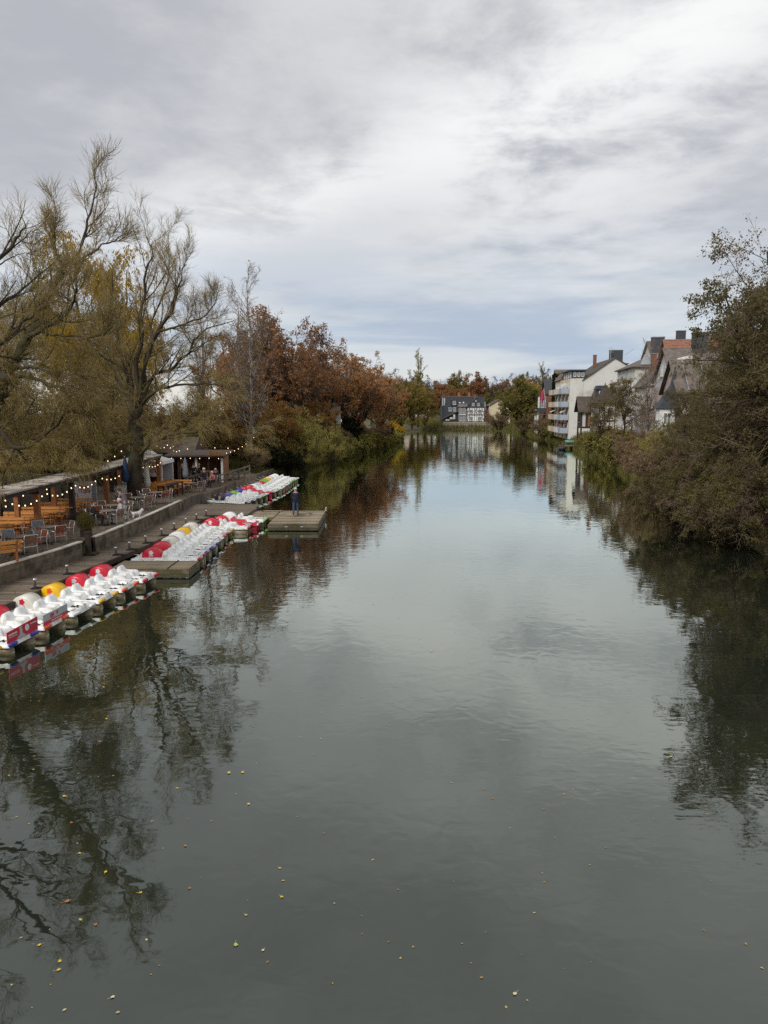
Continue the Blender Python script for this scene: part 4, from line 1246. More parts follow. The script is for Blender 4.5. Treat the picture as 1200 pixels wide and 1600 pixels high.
T('flat_topped_tree', KIND['pine'], 'slim flat-topped green tree standing before the white houses', 'tree', (30.0, 95, 1.8), .5, .80)
T('flat_topped_tree', KIND['pine'], 'small thin green tree just left of the slim flat-topped one', 'tree', (29.6, 104, 1.6), 2.5, .62)
T('birch_tree', KIND['birch'], 'leaning white-stemmed birch with few twigs before the grey house', 'tree', (29.2, 84, 2.2), 1., .66)

# ---------------------------------------------------------------- houses
UNITBOX = {}


def unit(mat):
    if mat not in UNITBOX: UNITBOX[mat] = MB().box((0, 0, 0), (1, 1, 1)).mesh('piece ' + mat, mat)
    return UNITBOX[mat]


class House:
    """local axes: x along the width, y along the depth; faces S (y=0), N, W (x=0), E"""
    def __init__(s, name, label, loc, rz, cat='house'):
        s.t = thing(name, label, cat, loc, R(rz))

    def part(s, name, mat, c, d, parent=None, rot=None):
        o = link(name, unit(mat), parent or s.t, c, None, d)
        if rot: o.rotation_euler = rot
        return o

    def mesh(s, name, mb, mat, parent=None, smooth=False):
        return mb.build(name, mat, parent or s.t, smooth)

    def body(s, x0, x1, y0, y1, z0, z1, mat):
        return s.mesh('wall', MB().box(((x0 + x1) / 2, (y0 + y1) / 2, (z0 + z1) / 2), (x1 - x0, y1 - y0, z1 - z0)), mat)

    def gable(s, x0, x1, y0, y1, z0, ze, zr, axis, wall, roof, over=.35, xr=None, th=.16):
        """walls with gables and a pitched roof; axis 'x' or 'y' is the ridge direction; xr: ridge position"""
        m = MB()
        if axis == 'y':
            xm = xr if xr is not None else (x0 + x1) / 2
            m.prism([(x0, z0), (x1, z0), (x1, ze), (xm, zr), (x0, ze)], 1, y0, y1)
        else:
            ym = xr if xr is not None else (y0 + y1) / 2
            m.prism([(y0, z0), (y1, z0), (y1, ze), (ym, zr), (y0, ze)], 0, x0, x1)
        w = s.mesh('wall', m, wall)
        r = MB()
        a0, a1, mid = (x0, x1, xm) if axis == 'y' else (y0, y1, ym)
        b0, b1 = (y0 - over, y1 + over) if axis == 'y' else (x0 - over, x1 + over)
        ax = 1 if axis == 'y' else 0
        for e in (a0, a1):
            sl = (ze - zr) / (e - mid)
            ee = e + (over if e > mid else -over)
            zz = ze + sl * (ee - e)
            r.prism([(mid, zr + .03), (ee, zz + .03), (ee, zz + th + .03), (mid, zr + th + .03)], ax, b0, b1)
        ro = s.mesh('roof', r, roof)
        return w, ro

    def hip(s, x0, x1, y0, y1, z, zr, inset, roof, over=.4, axis='x'):
        x0 -= over; x1 += over; y0 -= over; y1 += over
        xm, ym = (x0 + x1) / 2, (y0 + y1) / 2
        a, b = ((x0 + inset, ym, zr), (x1 - inset, ym, zr)) if axis == 'x' else ((xm, y0 + inset, zr), (xm, y1 - inset, zr))
        lo = [(x0, y0, z), (x1, y0, z), (x1, y1, z), (x0, y1, z)]
        up = [(p[0], p[1], z + .14) for p in lo]
        m = MB()
        if axis == 'x': fs = [(4, 5, 9, 8), (5, 6, 9), (6, 7, 8, 9), (7, 4, 8)]
        else: fs = [(4, 5, 8), (5, 6, 9, 8), (6, 7, 9), (7, 4, 8, 9)]
        m.add(lo + up + [a, b], [(0, 1, 2, 3)] + [(i, (i + 1) % 4, 4 + (i + 1) % 4, 4 + i) for i in range(4)] + fs)
        return s.mesh('roof', m, roof)

    def window(s, face, u, z, w=.95, h=1.35, at=0., glass='glass dark', frame='white frame', parts=2, sill=True, parent=None):
        """u along the face, z of the sill, at = coordinate of the wall plane"""
        def P(du, dz, out):
            return {'S': (u + du, at - out, z + dz), 'N': (u + du, at + out, z + dz), 'W': (at - out, u + du, z + dz), 'E': (at + out, u + du, z + dz)}[face]
        def D(a, dep, c): return (a, dep, c) if face in 'SN' else (dep, a, c)
        t = .09
        f = MB()
        f.box(P(0, t / 2, .02), D(w, .08, t)).box(P(0, h - t / 2, .02), D(w, .08, t))
        for sg in (-1, 1): f.box(P(sg * (w - t) / 2, h / 2, .021), D(t, .078, h - 2 * t))
        for k in range(1, parts): f.box(P(-w / 2 + w * k / parts, h / 2, .018), D(.06, .07, h - 2 * t))
        fr = s.mesh('window', f, frame, parent)
        MB().box(P(0, h / 2, .0), D(w - t, .03, h - t)).build('pane', glass, fr)
        if sill: MB().box(P(0, -.04, .06), D(w + .16, .16, .05)).build('sill', 'grey render', fr)
        return fr

    def beams(s, face, at, segs, mat='timber dark', w=.16, parent=None):
        """segs: (u0, z0, u1, z1)"""
        def P(u, z): return {'S': (u, at - .03, z), 'W': (at - .03, u, z), 'N': (u, at + .03, z)}[face]
        for (u0, z0, u1, z1) in segs:
            MB().bar(P(u0, z0), P(u1, z1), w if abs(u1 - u0) < .01 else .10, .10 if abs(u1 - u0) < .01 else w).build('beam', mat, parent or s.t)

    def chimney(s, x, y, z0, z1, w, d, mat):
        c = s.mesh('chimney', MB().box((x, y, (z0 + z1) / 2), (w, d, z1 - z0)), mat)
        MB().box((x, y, z1 + .05), (w + .16, d + .16, .1)).build('cap', 'zinc' if mat != 'orange brick' else 'concrete', c)
        return c

    def courses(s, p0, p1, p2, p3, n, mat, parent):
        """raised tile courses across a roof slope (p0-p1 eave, p3-p2 ridge)"""
        p0, p1, p2, p3 = map(Vector, (p0, p1, p2, p3))
        m = MB()
        nm = (p1 - p0).cross(p3 - p0).normalized()
        if nm.z < 0: nm = -nm
        for k in range(n):
            t = (k + .5) / n
            m.bar(p0.lerp(p3, t) + nm * .03, p1.lerp(p2, t) + nm * .03, .05, .05)
        tag(m.build('tile_courses', mat, parent), kind='stuff')


def aerial(x, y, z, label):
    t = thing('roof_aerial', label, 'aerial', (x, y, z))
    MB().tube([(0, 0, -.6), (0, 0, 2.2)], .03, 6).build('mast', 'aluminium', t)
    m = MB()
    for k in range(5): m.bar((-.5 + .04 * k, 0, 1.2 + .22 * k), (.5 - .04 * k, 0, 1.2 + .22 * k), .03)
    m.build('rods', 'aluminium', t)


# --- slate and half-timbered house at the far shore (faces the camera, -y)
h = House('slate_house', 'dark slate-roofed house with white half-timbered gable at the far end of the river', (19.6, 262, 0), 0)
w, ro = h.gable(.6, 15.4, 2.2, 11, 2.4, 7.6, 11.0, 'x', 'slate wall', 'slate roof', .3)
h.courses((.3, 1.95, 7.5), (15.6, 1.95, 7.5), (15.6, 6.5, 11.15), (.3, 6.5, 11.15), 12, 'slate roof', ro)
for x in (.75, 1.35): h.part('verge_board', 'white frame', (x, 2.0, 9.4), (.22, .2, 2.8 if x < 1 else 2.4))
# slate-hung left bay with lean-to
h.body(.9, 6.0, 1.4, 4, 2.4, 7.8, 'slate wall')
h.window('S', 3.2, 6.1, 1.0, 1.3, 1.4, 'glass pale'); h.window('S', 4.75, 6.1, 1.0, 1.3, 1.4, 'glass pale')
d = h.mesh('dormer', MB().box((4.7, 3.2, 9.0), (2.1, 3.2, 1.8)).prism([(3.55, 9.8), (5.85, 9.8), (5.3, 10.4), (4.1, 10.4)], 1, 1.5, 4.6), 'slate wall')
h.window('S', 4.7, 8.3, 1.0, 1.3, 1.6, 'glass pale', parent=d)
h.part('skylight', 'white frame', (6.7, 3.2, 9.0), (.5, .1, .5), rot=(R(-52), 0, 0)); h.part('skylight', 'white frame', (8.0, 3.2, 9.1), (.5, .1, .5), rot=(R(-52), 0, 0))
m = MB(); m.prism([(.4, 3.3), (5.8, 6.1), (5.8, 6.3), (.2, 3.5)], 1, .2, 1.6); h.mesh('lean_to_roof', m, 'grey tile')
h.body(.8, 5.9, .5, 1.4, 2.4, 3.4, 'timber dark')
for (x, z, sx, sz) in ((2.3, 3.0, 1.3, .5), (3.6, 3.6, 1.0, .7), (4.6, 4.1, .7, 1.6)): h.part('infill_panel', 'white render', (x, .46, z + .1), (sx, .1, sz))
# middle bay of tall white windows
h.body(6.0, 9.0, 1.2, 3, 2.4, 7.5, 'slate wall')
m = MB(); m.prism([(.9, 7.5), (3.0, 8.6), (3.0, 8.75), (.8, 7.6)], 0, 5.8, 9.3); h.mesh('bay_roof', m, 'grey tile')
for x in (6.75, 8.05):
    h.window('S', x, 5.0, 1.0, 2.3, 1.2, 'glass pale', parts=2); h.window('S', x, 2.7, 1.0, 1.6, 1.2, 'glass pale', parts=2)
h.part('band', 'white frame', (7.4, 1.15, 4.85), (2.7, .14, .22))
# right gable wing
w, ro = h.gable(9.0, 15.0, .6, 6, 2.4, 7.4, 10.5, 'y', 'limewash', 'slate roof', .3)
m = MB(); m.prism([(9.05, 7.45), (14.95, 7.45), (12.0, 10.4)], 1, .52, .58); g_ = h.mesh('slate_gable', m, 'slate wall')
h.window('S', 11.1, 7.9, .8, 1.0, .52, 'glass pale', parent=g_); h.window('S', 12.9, 7.9, .8, 1.0, .52, 'glass pale', parent=g_); h.window('S', 12.0, 9.4, .5, .5, .52, 'glass pale', parts=1, parent=g_, sill=False)
bz = [(9, 7.3, 15, 7.3), (9, 5.0, 15, 5.0), (9, 4.6, 15, 4.6), (9, 2.6, 15, 2.6)]
for k in range(8): bz.append((9.08 + k * .835, 2.5, 9.08 + k * .835, 7.3))
bz += [(9.1, 5.1, 9.85, 7.2), (14.9, 5.1, 14.1, 7.2), (11.6, 5.1, 12.4, 7.2), (12.4, 5.1, 11.6, 7.2), (9.1, 2.7, 9.85, 4.5), (14.9, 2.7, 14.1, 4.5), (9.1, 6.1, 11.5, 6.1), (12.5, 6.1, 14.9, 6.1)]
h.beams('S', .6, bz, w=.13)
for x in (10.4, 13.4):
    h.window('S', x, 5.35, 1.3, 1.4, .56, 'glass pale'); h.window('S', x, 2.95, 1.3, 1.3, .56, 'glass pale')
h.chimney(12.1, 4.6, 10.2, 11.7, .6, .6, 'dark brick'); h.chimney(7.2, 6.6, 10.6, 11.6, .6, .6, 'dark brick')
h.part('gable_trim', 'white frame', (15.35, 1.9, 6.8), (.14, .14, 5.0)); h.part('shutter_wall', 'shutter red', (15.9, 3.2, 4.6), (1.2, 1.2, 4.0))
# quay wall below it, course by course
qw = thing('quay_wall', 'low stone quay wall at the water below the slate house', 'wall', (19.6, 260.4, 0))
sr = random.Random(8)
for r_ in range(4):
    x = .2 + (r_ % 2) * .4
    while x < 16.5:
        l = sr.uniform(.8, 1.4)
        link('stone', unit('stone'), qw, (x + l / 2, sr.uniform(-.04, .04), .05 + .62 * r_ + .3), None, (l - .05, .7, .58)); x += l
MB().box((8.4, .3, 1.2), (16.6, .6, 2.4)).build('core', 'earth', qw)

# --- cream house and neighbours right of the slate house
h = House('cream_house', 'narrow cream house wall right of the slate house', (36.6, 266, 1.5), 0)
w, ro = h.gable(0, 7.5, 0, 9, 0, 6.4, 8.6, 'y', 'cream render', 'dark tile')
for (u, z) in ((4.2, 1.2), (4.2, 4.2), (6.2, 1.2), (6.2, 4.2)): h.window('S', u, z)
h.part('downpipe', 'white frame', (.1, -.08, 3.5), (.14, .14, 7.0))
h = House('yellow_house', 'small pale yellow house half hidden behind the dark green tree', (42.5, 214, 1.8), -4)
h.gable(0, 9, 0, 10, 0, 5.2, 7.8, 'x', 'cream render', 'red tile')
for u in (1.5, 3.5, 5.5): h.window('W', u + .6, 1.0, at=0); h.window('S', u, 1.0); h.window('S', u, 3.1, .9, 1.2)
h = House('hillside_house', 'red-roofed house behind the yellow tree left of the slate house', (6, 296, 3), 0)
h.gable(0, 12, 0, 9, 0, 6.5, 10, 'x', 'pink render', 'red tile')
for u in (2, 5, 8): h.window('S', u, 1.2); h.window('S', u, 4)
h = House('hillside_house', 'rusty-roofed house rising directly behind the slate house', (24, 292, 2), 0)
h.gable(0, 12, 0, 9, 0, 5.6, 9.6, 'x', 'old white render', 'dark tile')
for u in (3, 6, 9): h.window('S', u, 3.0)
h.chimney(5, 4.5, 9.0, 11.2, .7, .7, 'orange brick'); h.chimney(9, 4.5, 9.0, 11.2, .7, .7, 'orange brick')

# --- right bank row, far to near (W faces the river)
h = House('red_house', 'dark red and grey house with a glazed bay over the water', (38.0, 178, 1.2), -7)
w, ro = h.gable(0, 9, 0, 13, 0, 9.2, 12.6, 'x', 'dark brick', 'slate roof', xr=8)
m = MB().box((-.7, 4.2, 7.0), (1.6, 5.0, 4.2)); b_ = h.mesh('bay', m, 'slate wall')
for k in range(4): h.window('W', 2.4 + k * 1.2, 6.0, .9, 2.6, -1.5, 'glass pale', parts=1, parent=b_, sill=False)
for k in range(2): h.window('S', -.9 + k * .9, 6.0, .7, 2.6, 1.7, 'glass pale', parts=1, parent=b_, sill=False)
h.part('balcony_slab', 'concrete', (-1.0, 5.5, 4.5), (2.4, 8, .22)); h.part('balcony_rail', 'white frame', (-2.1, 5.5, 5.5), (.08, 8, .1))
for k in range(9): h.part('baluster', 'timber dark', (-2.1, 1.6 + k * .97, 5.05), (.06, .06, .9))
for yy in (1.8, 5.5, 9.2): h.part('stilt', 'white render', (-1.9, yy, 2.2), (.4, .4, 4.4))
for (u, z) in ((2, 1.4), (5.2, 1.4), (2.2, 6.3), (5.5, 6.3)): h.window('S', u, z)
h.chimney(4, 7, 11.5, 13.8, .8, .8, 'slate wall')
fl = thing('red_flag', 'dark red cloth hanging from a pole at the dark red house', 'flag', (37.2, 175.6, 8.4))
MB().tube([(0, 0, 0), (-.6, -.4, 3.2)], .05, 6).build('pole', 'white frame', fl)
v = []
for i in range(6):
    for j in range(5): v.append((-.25 - .1 * i + .1 * j - .26 * j, -.2 + .12 * math.sin(i * 1.3 + j), 1.0 + .42 * i - .35 * j))
MB().add(v, [(i * 5 + j, i * 5 + j + 1, (i + 1) * 5 + j + 1, (i + 1) * 5 + j) for i in range(5) for j in range(4)]).build('cloth', 'red cloth', fl, True)

h = House('ivy_house', 'narrow house wrapped in dark ivy between the red house and the apartment block', (37.6, 166.5, 1.2), -7)
w, ro = h.gable(0, 9, 0, 6.5, 0, 12.2, 14.2, 'x', 'old white render', 'grey tile')
rng = np.random.default_rng(77)
n = 9000
side = rng.random(n)
P = np.zeros((n, 3))
P[:, 0] = np.where(side < .55, -.1 - .25 * rng.random(n), rng.random(n) * 8); P[:, 1] = np.where(side < .55, rng.random(n) * 6.5, -.1 - .25 * rng.random(n))
P[:, 2] = 13.2 * (1 - rng.random(n) ** 1.15) + .1
keep = (np.sin(P[:, 1] * 1.3 + P[:, 0]) + np.sin(P[:, 2] * .9 + 1) > -.6) | (P[:, 2] > 11.5)
P = P[keep]; n = len(P)
a = nrm(rng.normal(size=(n, 3))); b = perp(rng, a)
V = np.stack([P, P + a * .18 + b * .12, P + a * .36, P + a * .18 - b * .12], 1).reshape(-1, 3)
link('ivy', quadmesh('ivy', [(V, np.arange(n * 4).reshape(-1, 4), 0)], ['leaf dark']), h.t)['kind'] = 'stuff'
for (u, z) in ((3.2, 2), (3.2, 5), (3.2, 8)): h.window('W', u, z, at=-.02)

h = House('apartment_block', 'five-storey apartment block with balconies and a blank white gable wall', (35.2, 145, 1.2), -5)
h.body(0, 2.5, 0, 20, 0, 11.5, 'cream render')
w, ro = h.gable(2.5, 15, .0, 20, 0, 11.2, 15.2, 'y', 'white render', 'dark tile', .25, xr=8.2)
h.mesh('gable_face', MB().box((1.25, -.03, 5.72), (2.5, .06, 11.42)), 'white render')
ph = h.mesh('penthouse', MB().box((1.6, 6, 12.2), (2.4, 11.6, 1.5)).box((1.5, 6, 13.02), (3.2, 12.4, .18)), 'slate wall')
for k in range(4): h.window('W', 1.8 + k * 2.6, 11.7, 1.6, 1.1, .4, 'glass pale', parent=ph, sill=False)
for k in range(3): h.window('S', .9 + k * .75, 11.8, .5, .9, .2, 'glass pale', parts=1, parent=ph, sill=False)
h.mesh('mansard', MB().prism([(-.3, 11.6), (1.2, 13.6), (2.6, 13.6), (2.6, 11.6)], 1, 12.4, 20.2), 'grey tile')
ac = random.Random(4)
for fl_ in range(4):
    z = 1.2 + 2.5 * fl_
    for k, yy in enumerate((2.2, 7.2, 12.2, 17.2)):
        col = ['awning blue', 'white render', 'pink render', 'yellow render'][k] if k else 'awning blue'
        bl = h.mesh('balcony', MB().box((-.75, yy, z - .1), (1.5, 3.4, .18)), 'concrete')
        MB().box((-1.47, yy, z + .48), (.07, 3.4, 1.0)).box((-.75, yy - 1.68, z + .48), (1.4, .06, 1.0)).box((-.75, yy + 1.68, z + .48), (1.4, .06, 1.0)).build('parapet', col, bl)
        h.window('W', yy - .7, z + .05, 1.1, 2.1, 0, 'glass dark', sill=False)
        h.window('W', yy + .8, z + .7, 1.1, 1.4, 0, 'glass pale')
        if ac.random() < .6:
            h.part('blind', ac.choice(['shutter red', 'orange brick', 'canvas', 'awning blue']), (-.9, yy + ac.uniform(-.8, .8), z + 1.65), (1.1, 1.6, .12), bl, (0, R(ac.uniform(-30, -15)), 0))
    for yy in (4.7, 9.7, 14.7): h.window('W', yy, z + .8, .8, 1.3, 0, 'glass dark')
h.chimney(9.4, 5.2, 14.0, 17.0, 2.4, 1.2, 'slate wall'); h.chimney(6.2, 9.5, 14.0, 16.4, .6, .6, 'dark brick')
aerial(43.6, 148.0, 16.6, 'thin roof aerial on the apartment block ridge')
ds = thing('satellite_dish', 'pale satellite dish on a mast above the apartment block roof', 'satellite dish', (46.2, 146.5, 15.4))
MB().tube([(0, 0, -.6), (0, 0, 2.2)], .04, 6).build('mast', 'aluminium', ds)
MB().lathe([(.02, 0), (.3, .05), (.5, .14), (.62, .24), (.6, .26), (.3, .1), (.02, .04)], 14).build('dish', 'grey render', ds, True)
ds.children[1].location = (0, -.1, 2.0); ds.children[1].rotation_euler = (R(70), 0, R(20))

h = House('timber_hut', 'small dark timber hut with steep brown gable roof on stilts', (32.6, 126, 1.6), -7)
w, ro = h.gable(0, 4.6, 0, 4.4, 2.2, 5.3, 7.3, 'x', 'timber dark', 'dark tile', .55)
h.courses((-.5, -.4, 5.0), (5.1, -.4, 5.0), (5.1, 2.2, 7.45), (-.5, 2.2, 7.45), 9, 'dark tile', ro)
for (x, yy) in ((.1, .1), (2.3, .1), (4.5, .1), (.1, 4.3), (4.5, 4.3)): h.part('stilt', 'timber dark', (x, yy, 1.2), (.25, .25, 2.6))
for k in range(5): h.part('wall_board', 'hut wood' if k % 2 else 'grey render', (.5 + k * .9, -.03, 3.8), (.5, .06, 2.6))
h.window('W', 2.2, 3.2, 1.6, 1.6, 0, 'glass dark', 'timber dark')

h = House('timbered_extension', 'tall white half-timbered extension with mansard roof left of the flat-topped tree', (33.2, 118, 1.6), -7)
h.body(0, 5, 0, 8, 0, 6.4, 'old white render')
bz = [(0.05, 6.3, 4.95, 6.3), (.05, 3.6, 4.95, 3.6)] + [(.1 + k * .8, .2, .1 + k * .8, 6.3) for k in range(7)]
h.beams('S', 0, bz, w=.18); h.beams('W', 0, [(.05, 6.3, 7.9, 6.3), (.05, 3.6, 7.9, 3.6)] + [(.1 + k * 1.1, .2, .1 + k * 1.1, 6.3) for k in range(8)], w=.18)
h.mesh('roof', MB().prism([(-.5, 6.3), (.5, 8.6), (5.2, 8.9), (5.2, 6.3)], 1, -.4, 8.3), 'dark tile')
d = h.mesh('dormer', MB().box((.6, 1.6, 7.6), (1.6, 1.7, 1.7)).prism([(-.5, 8.4), (1.6, 8.4), (1.2, 9.0), (-.2, 9.0)], 1, .5, 2.7), 'slate wall')
h.window('S', .5, 7.0, .8, 1.2, .75, 'glass pale', parent=d)
for k in range(3): h.window('W', 1.8 + k * 2.2, 4.2, .9, 1.5, 0, 'glass dark')
h.window('S', 1.7, 4.1, .9, 1.5); h.window('S', 3.3, 4.1, .9, 1.5)
h.mesh('flat_roof', MB().box((6.2, 4, 9.4), (7.0, 9, .2)).box((6.2, 4, 7.8), (6.4, 8.4, 3.0)), 'white render')

h = House('white_house', 'white house with grey hipped roof and big dark chimney behind the flat-topped tree', (34.0, 104, 2.0), -7)
h.body(0, 10, 0, 13, 0, 10.6, 'white render')
ro = h.hip(0, 10, 0, 13, 10.6, 13.3, 4.2, 'grey tile', axis='y')
h.mesh('zinc_panel', MB().add([(.6, -.38, 10.85), (5.0, -.38, 10.85), (4.2, 2.2, 12.35), (1.6, 2.2, 12.35)], [(0, 1, 2, 3)]).add([(.6, -.38, 10.95), (5.0, -.38, 10.95), (4.2, 2.2, 12.45), (1.6, 2.2, 12.45)], [(0, 1, 2, 3)]), 'zinc')
h.chimney(3.6, 3.6, 11.5, 14.8, 1.6, 1.1, 'slate wall')
for z in (1.2, 4.2, 7.4):
    for u in (1.6, 3.8, 6.0): h.window('S', u, z, 1.05, 1.6, 0, 'glass pale')
    for u in (1.6, 4.2, 6.8, 9.4): h.window('W', u, z, 1.05, 1.6, 0, 'glass dark')
h = House('rear_house', 'brown-roofed house with dark chimney stack rising behind the white house', (41, 116, 2.2), -7)
w, ro = h.gable(0, 14, 0, 11, 0, 11.4, 15.2, 'x', 'grey render', 'grey tile')
h.chimney(4.2, 3.0, 13.0, 16.6, 1.2, 1.2, 'slate wall')
for k in range(4): h.window('S', 2 + k * 3, 8.6)
h = House('dormer_house', 'grey slate house with arched white dormers and a brick chimney', (31.8, 84, 1.4), -8)
h.body(0, 9, 0, 10, 0, 8.2, 'pink render')
w, ro = h.gable(0, 9, 0, 10, 8.2, 8.9, 12.4, 'x', 'grey render', 'grey tile', .35)
h.window('W', 4.0, 9.4, 1.0, 1.3, 0, 'glass pale'); h.window('W', 6.2, 9.4, 1.0, 1.3, 0, 'glass pale')
m = MB(); m.prism([(-.05, 8.3), (4.4, 8.3), (3.4, 9.9), (1.6, 9.9)], 0, 5.6, 5.9)
for k, xx in enumerate((1.4, 6.6)):
    arch = [(xx - .95, 9.0), (xx + .95, 9.0)] + [(xx + .95 * math.cos(a), 10.3 + 1.1 * math.sin(a)) for a in np.linspace(0, math.pi, 9)]
    d = h.mesh('arched_dormer', MB().prism(arch, 1, .05, 3.6), 'old white render')
    h.window('S', xx, 9.3, .9, 1.5, .05, 'glass pale', parent=d)
h.mesh('zinc_slope', MB().prism([(-.45, 8.62), (1.2, 10.0), (1.2, 10.12), (-.45, 8.78)], 0, -.3, .5), 'zinc')
h.chimney(3.6, 4.6, 11.4, 14.2, 1.5, 1.2, 'slate wall'); h.chimney(8.2, 4.4, 11.2, 13.6, .8, .8, 'orange brick')
for z in (1.0, 4.4):
    for u in (1.4, 3.6, 5.8): h.window('S', u, z, 1., 1.5)
    for u in (1.6, 4.2, 6.8): h.window('W', u, z, 1., 1.5, 0)
h = House('narrow_house', 'narrow pale house with dark steep gable between the white house and the grey slate house', (32.6, 95.5, 1.6), -8)
w, ro = h.gable(0, 5.6, 0, 7, 0, 8.4, 11.6, 'y', 'white render', 'grey tile', .3)
h.beams('S', 0, [(.1, 8.2, 5.5, 8.2), (.1, 5.4, 5.5, 5.4), (1.6, 9.6, 4.0, 9.6)] + [(.1 + k * 1.08, 5.4, .1 + k * 1.08, 8.2) for k in range(6)], w=.16)
for u in (1.7, 3.9): h.window('S', u, 6.1, .85, 1.4, 0, 'glass pale'); h.window('S', u, 3.0, .85, 1.4, 0, 'glass pale')
h.window('S', 2.8, 8.7, .7, .8, 0, 'glass pale')
for u in (1.5, 3.5, 5.5): h.window('W', u, 6.1, .85, 1.4, 0)
h.chimney(1.6, 3.5, 9.8, 12.4, .6, .6, 'dark brick')
h = House('half_timbered_house', 'low half-timbered house with steep grey roof in front of the arched-dormer house', (28.6, 74, 2.2), -8)
w, ro = h.gable(0, 8, 0, 7, 0, 6.6, 9.6, 'x', 'pink render', 'grey tile', .4)
h.courses((-.4, -.4, 6.2), (8.4, -.4, 6.2), (8.4, 3.5, 9.75), (-.4, 3.5, 9.75), 12, 'grey tile', ro)
for k in range(5): h.part('roof_lath', 'zinc', (.8 + k * 1.7, 1.6, 8.3), (.08, 5.1, .06), ro, (R(40.6), 0, 0))
bz = [(0, 6.5, 8, 6.5), (0, 4.2, 8, 4.2), (0, 2.0, 8, 2.0)] + [(.1 + k * .97, .2, .1 + k * .97, 6.5) for k in range(9)] + [(.1, 4.3, 1.0, 6.4), (7.9, 4.3, 7.0, 6.4)]
h.beams('S', 0, bz, w=.2); h.beams('W', 0, [(0, 6.5, 7, 6.5), (0, 4.2, 7, 4.2)] + [(.1 + k * .97, .2, .1 + k * .97, 6.6) for k in range(8)], w=.2)
for u in (1.55, 3.5, 5.45): h.window('S', u, 4.6, .8, 1.4, 0, 'glass pale'); h.window('S', u, 1.2, .8, 1.4, 0, 'glass pale')
for u in (1.5, 3.5, 5.4): h.window('W', u, 4.6, .8, 1.4, 0, 'glass dark')
tu = h.mesh('turret', MB().box((-.9, 1.4, 3.2), (1.5, 1.7, 3.6)), 'white render')
m = MB(); m.add([(-1.85, .35, 4.9), (.05, .35, 4.9), (.05, 2.45, 4.9), (-1.85, 2.45, 4.9), (-.5, .9, 7.2), (-.2, .9, 7.2), (-.2, 1.9, 7.2), (-.5, 1.9, 7.2), (-.15, 1.4, 9.2)],
               [(0, 1, 2, 3), (0, 1, 5, 4), (1, 2, 6, 5), (2, 3, 7, 6), (3, 0, 4, 7), (4, 5, 8), (5, 6, 8), (6, 7, 8), (7, 4, 8)])
m.build('turret_roof', 'slate roof', tu)
h.window('S', -.9, 3.3, .8, 1.2, .55, 'glass pale', parent=tu); h.window('W', 1.4, 3.3, .8, 1.2, -1.65, 'glass pale', parent=tu)
h = House('red_roofed_house', 'house with orange red tiled roof half hidden by the big alder', (36.0, 96, 2.6), -8)
w, ro = h.gable(0, 12, 0, 9, 0, 9.4, 13.2, 'x', 'old white render', 'red tile')
h.courses((-.3, -.3, 9.3), (12.3, -.3, 9.3), (12.3, 4.5, 13.35), (-.3, 4.5, 13.35), 12, 'red tile', ro)
for k in range(4): h.window('S', 1.6 + k * 2.6, 6.6); h.window('S', 1.6 + k * 2.6, 3.2)
h.mesh('dormer', MB().prism([(6.0, 10.4), (7.6, 10.4), (7.6, 11.5), (6.8, 12.1), (6.0, 11.5)], 1, .8, 3.6), 'slate wall')
aerial(38.6, 107, 14.9, 'thin aerial above the white house roof')
h = House('rear_house', 'tall grey-roofed house peeking over the arched-dormer house', (43.5, 101, 2.4), -8)
w, ro = h.gable(0, 11, 0, 9, 0, 11.0, 14.8, 'x', 'old white render', 'grey tile')
h.courses((-.3, -.3, 10.9), (11.3, -.3, 10.9), (11.3, 4.5, 14.95), (-.3, 4.5, 14.95), 12, 'grey tile', ro)
for k in range(4): h.window('S', 1.6 + k * 2.5, 8.2)
h.chimney(3, 4.5, 13.8, 16.4, 1.0, .9, 'slate wall')
h = House('grove_house', 'white-walled house with dark roof glimpsed between the rust trees', (-13.5, 116, 1.6), 12)
h.gable(0, 7, 0, 8, 0, 6.0, 8.6, 'y', 'white render', 'slate roof')
for (u, z) in ((1.8, 1.2), (5.0, 1.2), (1.8, 3.8), (5, 3.8)): h.window('S', u, z)

# landing stage and moored boat on the right
t = thing('landing_stage', 'small wooden landing stage below the apartment block', 'landing stage', (33.3, 134, 0))
for k in range(9): link('plank', plank, t, (-.6, -1.6 + k * .36, .55), R(rnd.uniform(-1, 1)), (3.0, 1.6, 1))
for (x, y_) in ((-1.9, -1.6), (-1.9, 1.3), (.4, -1.6), (.4, 1.3)): MB().tube([(x, y_, -.5), (x, y_, 1.0)], .08, 6).build('pile', 'timber dark', t)


def rowing_boat(label, loc, rz, mat):
    t = thing('rowing_boat', label, 'boat', loc, R(rz))
    xs = [(-1.9, .55, .10), (-1.2, .68, 0), (0, .72, 0), (1.2, .55, .06), (1.9, .12, .2)]
    n = 9; v = []
    for x, wd, lift in xs:
        for k in range(n):
            a = math.pi * k / (n - 1)
            v.append((x, -wd * math.cos(a), .5 + lift - .55 * math.sin(a) ** .6))
    m = MB().add(v, [(i * n + k, i * n + k + 1, (i + 1) * n + k + 1, (i + 1) * n + k) for i in range(len(xs) - 1) for k in range(n - 1)] + [tuple(range(n))])
    o = m.build('hull', mat, t, True)
    sm = o.modifiers.new('thick', 'SOLIDIFY'); sm.thickness = .04
    for x in (-.9, .3): MB().box((x, 0, .36), (.28, 1.15, .04)).build('thwart', 'post wood', t)
    return t


rowing_boat('dark rowing boat moored at the landing stage on the right bank', (31.0, 131.5, 0), 75, 'slate wall')
rowing_boat('turquoise rowing boat pulled up on the bank below the apartment block', (35.0, 138.5, .75), 20, 'turquoise')

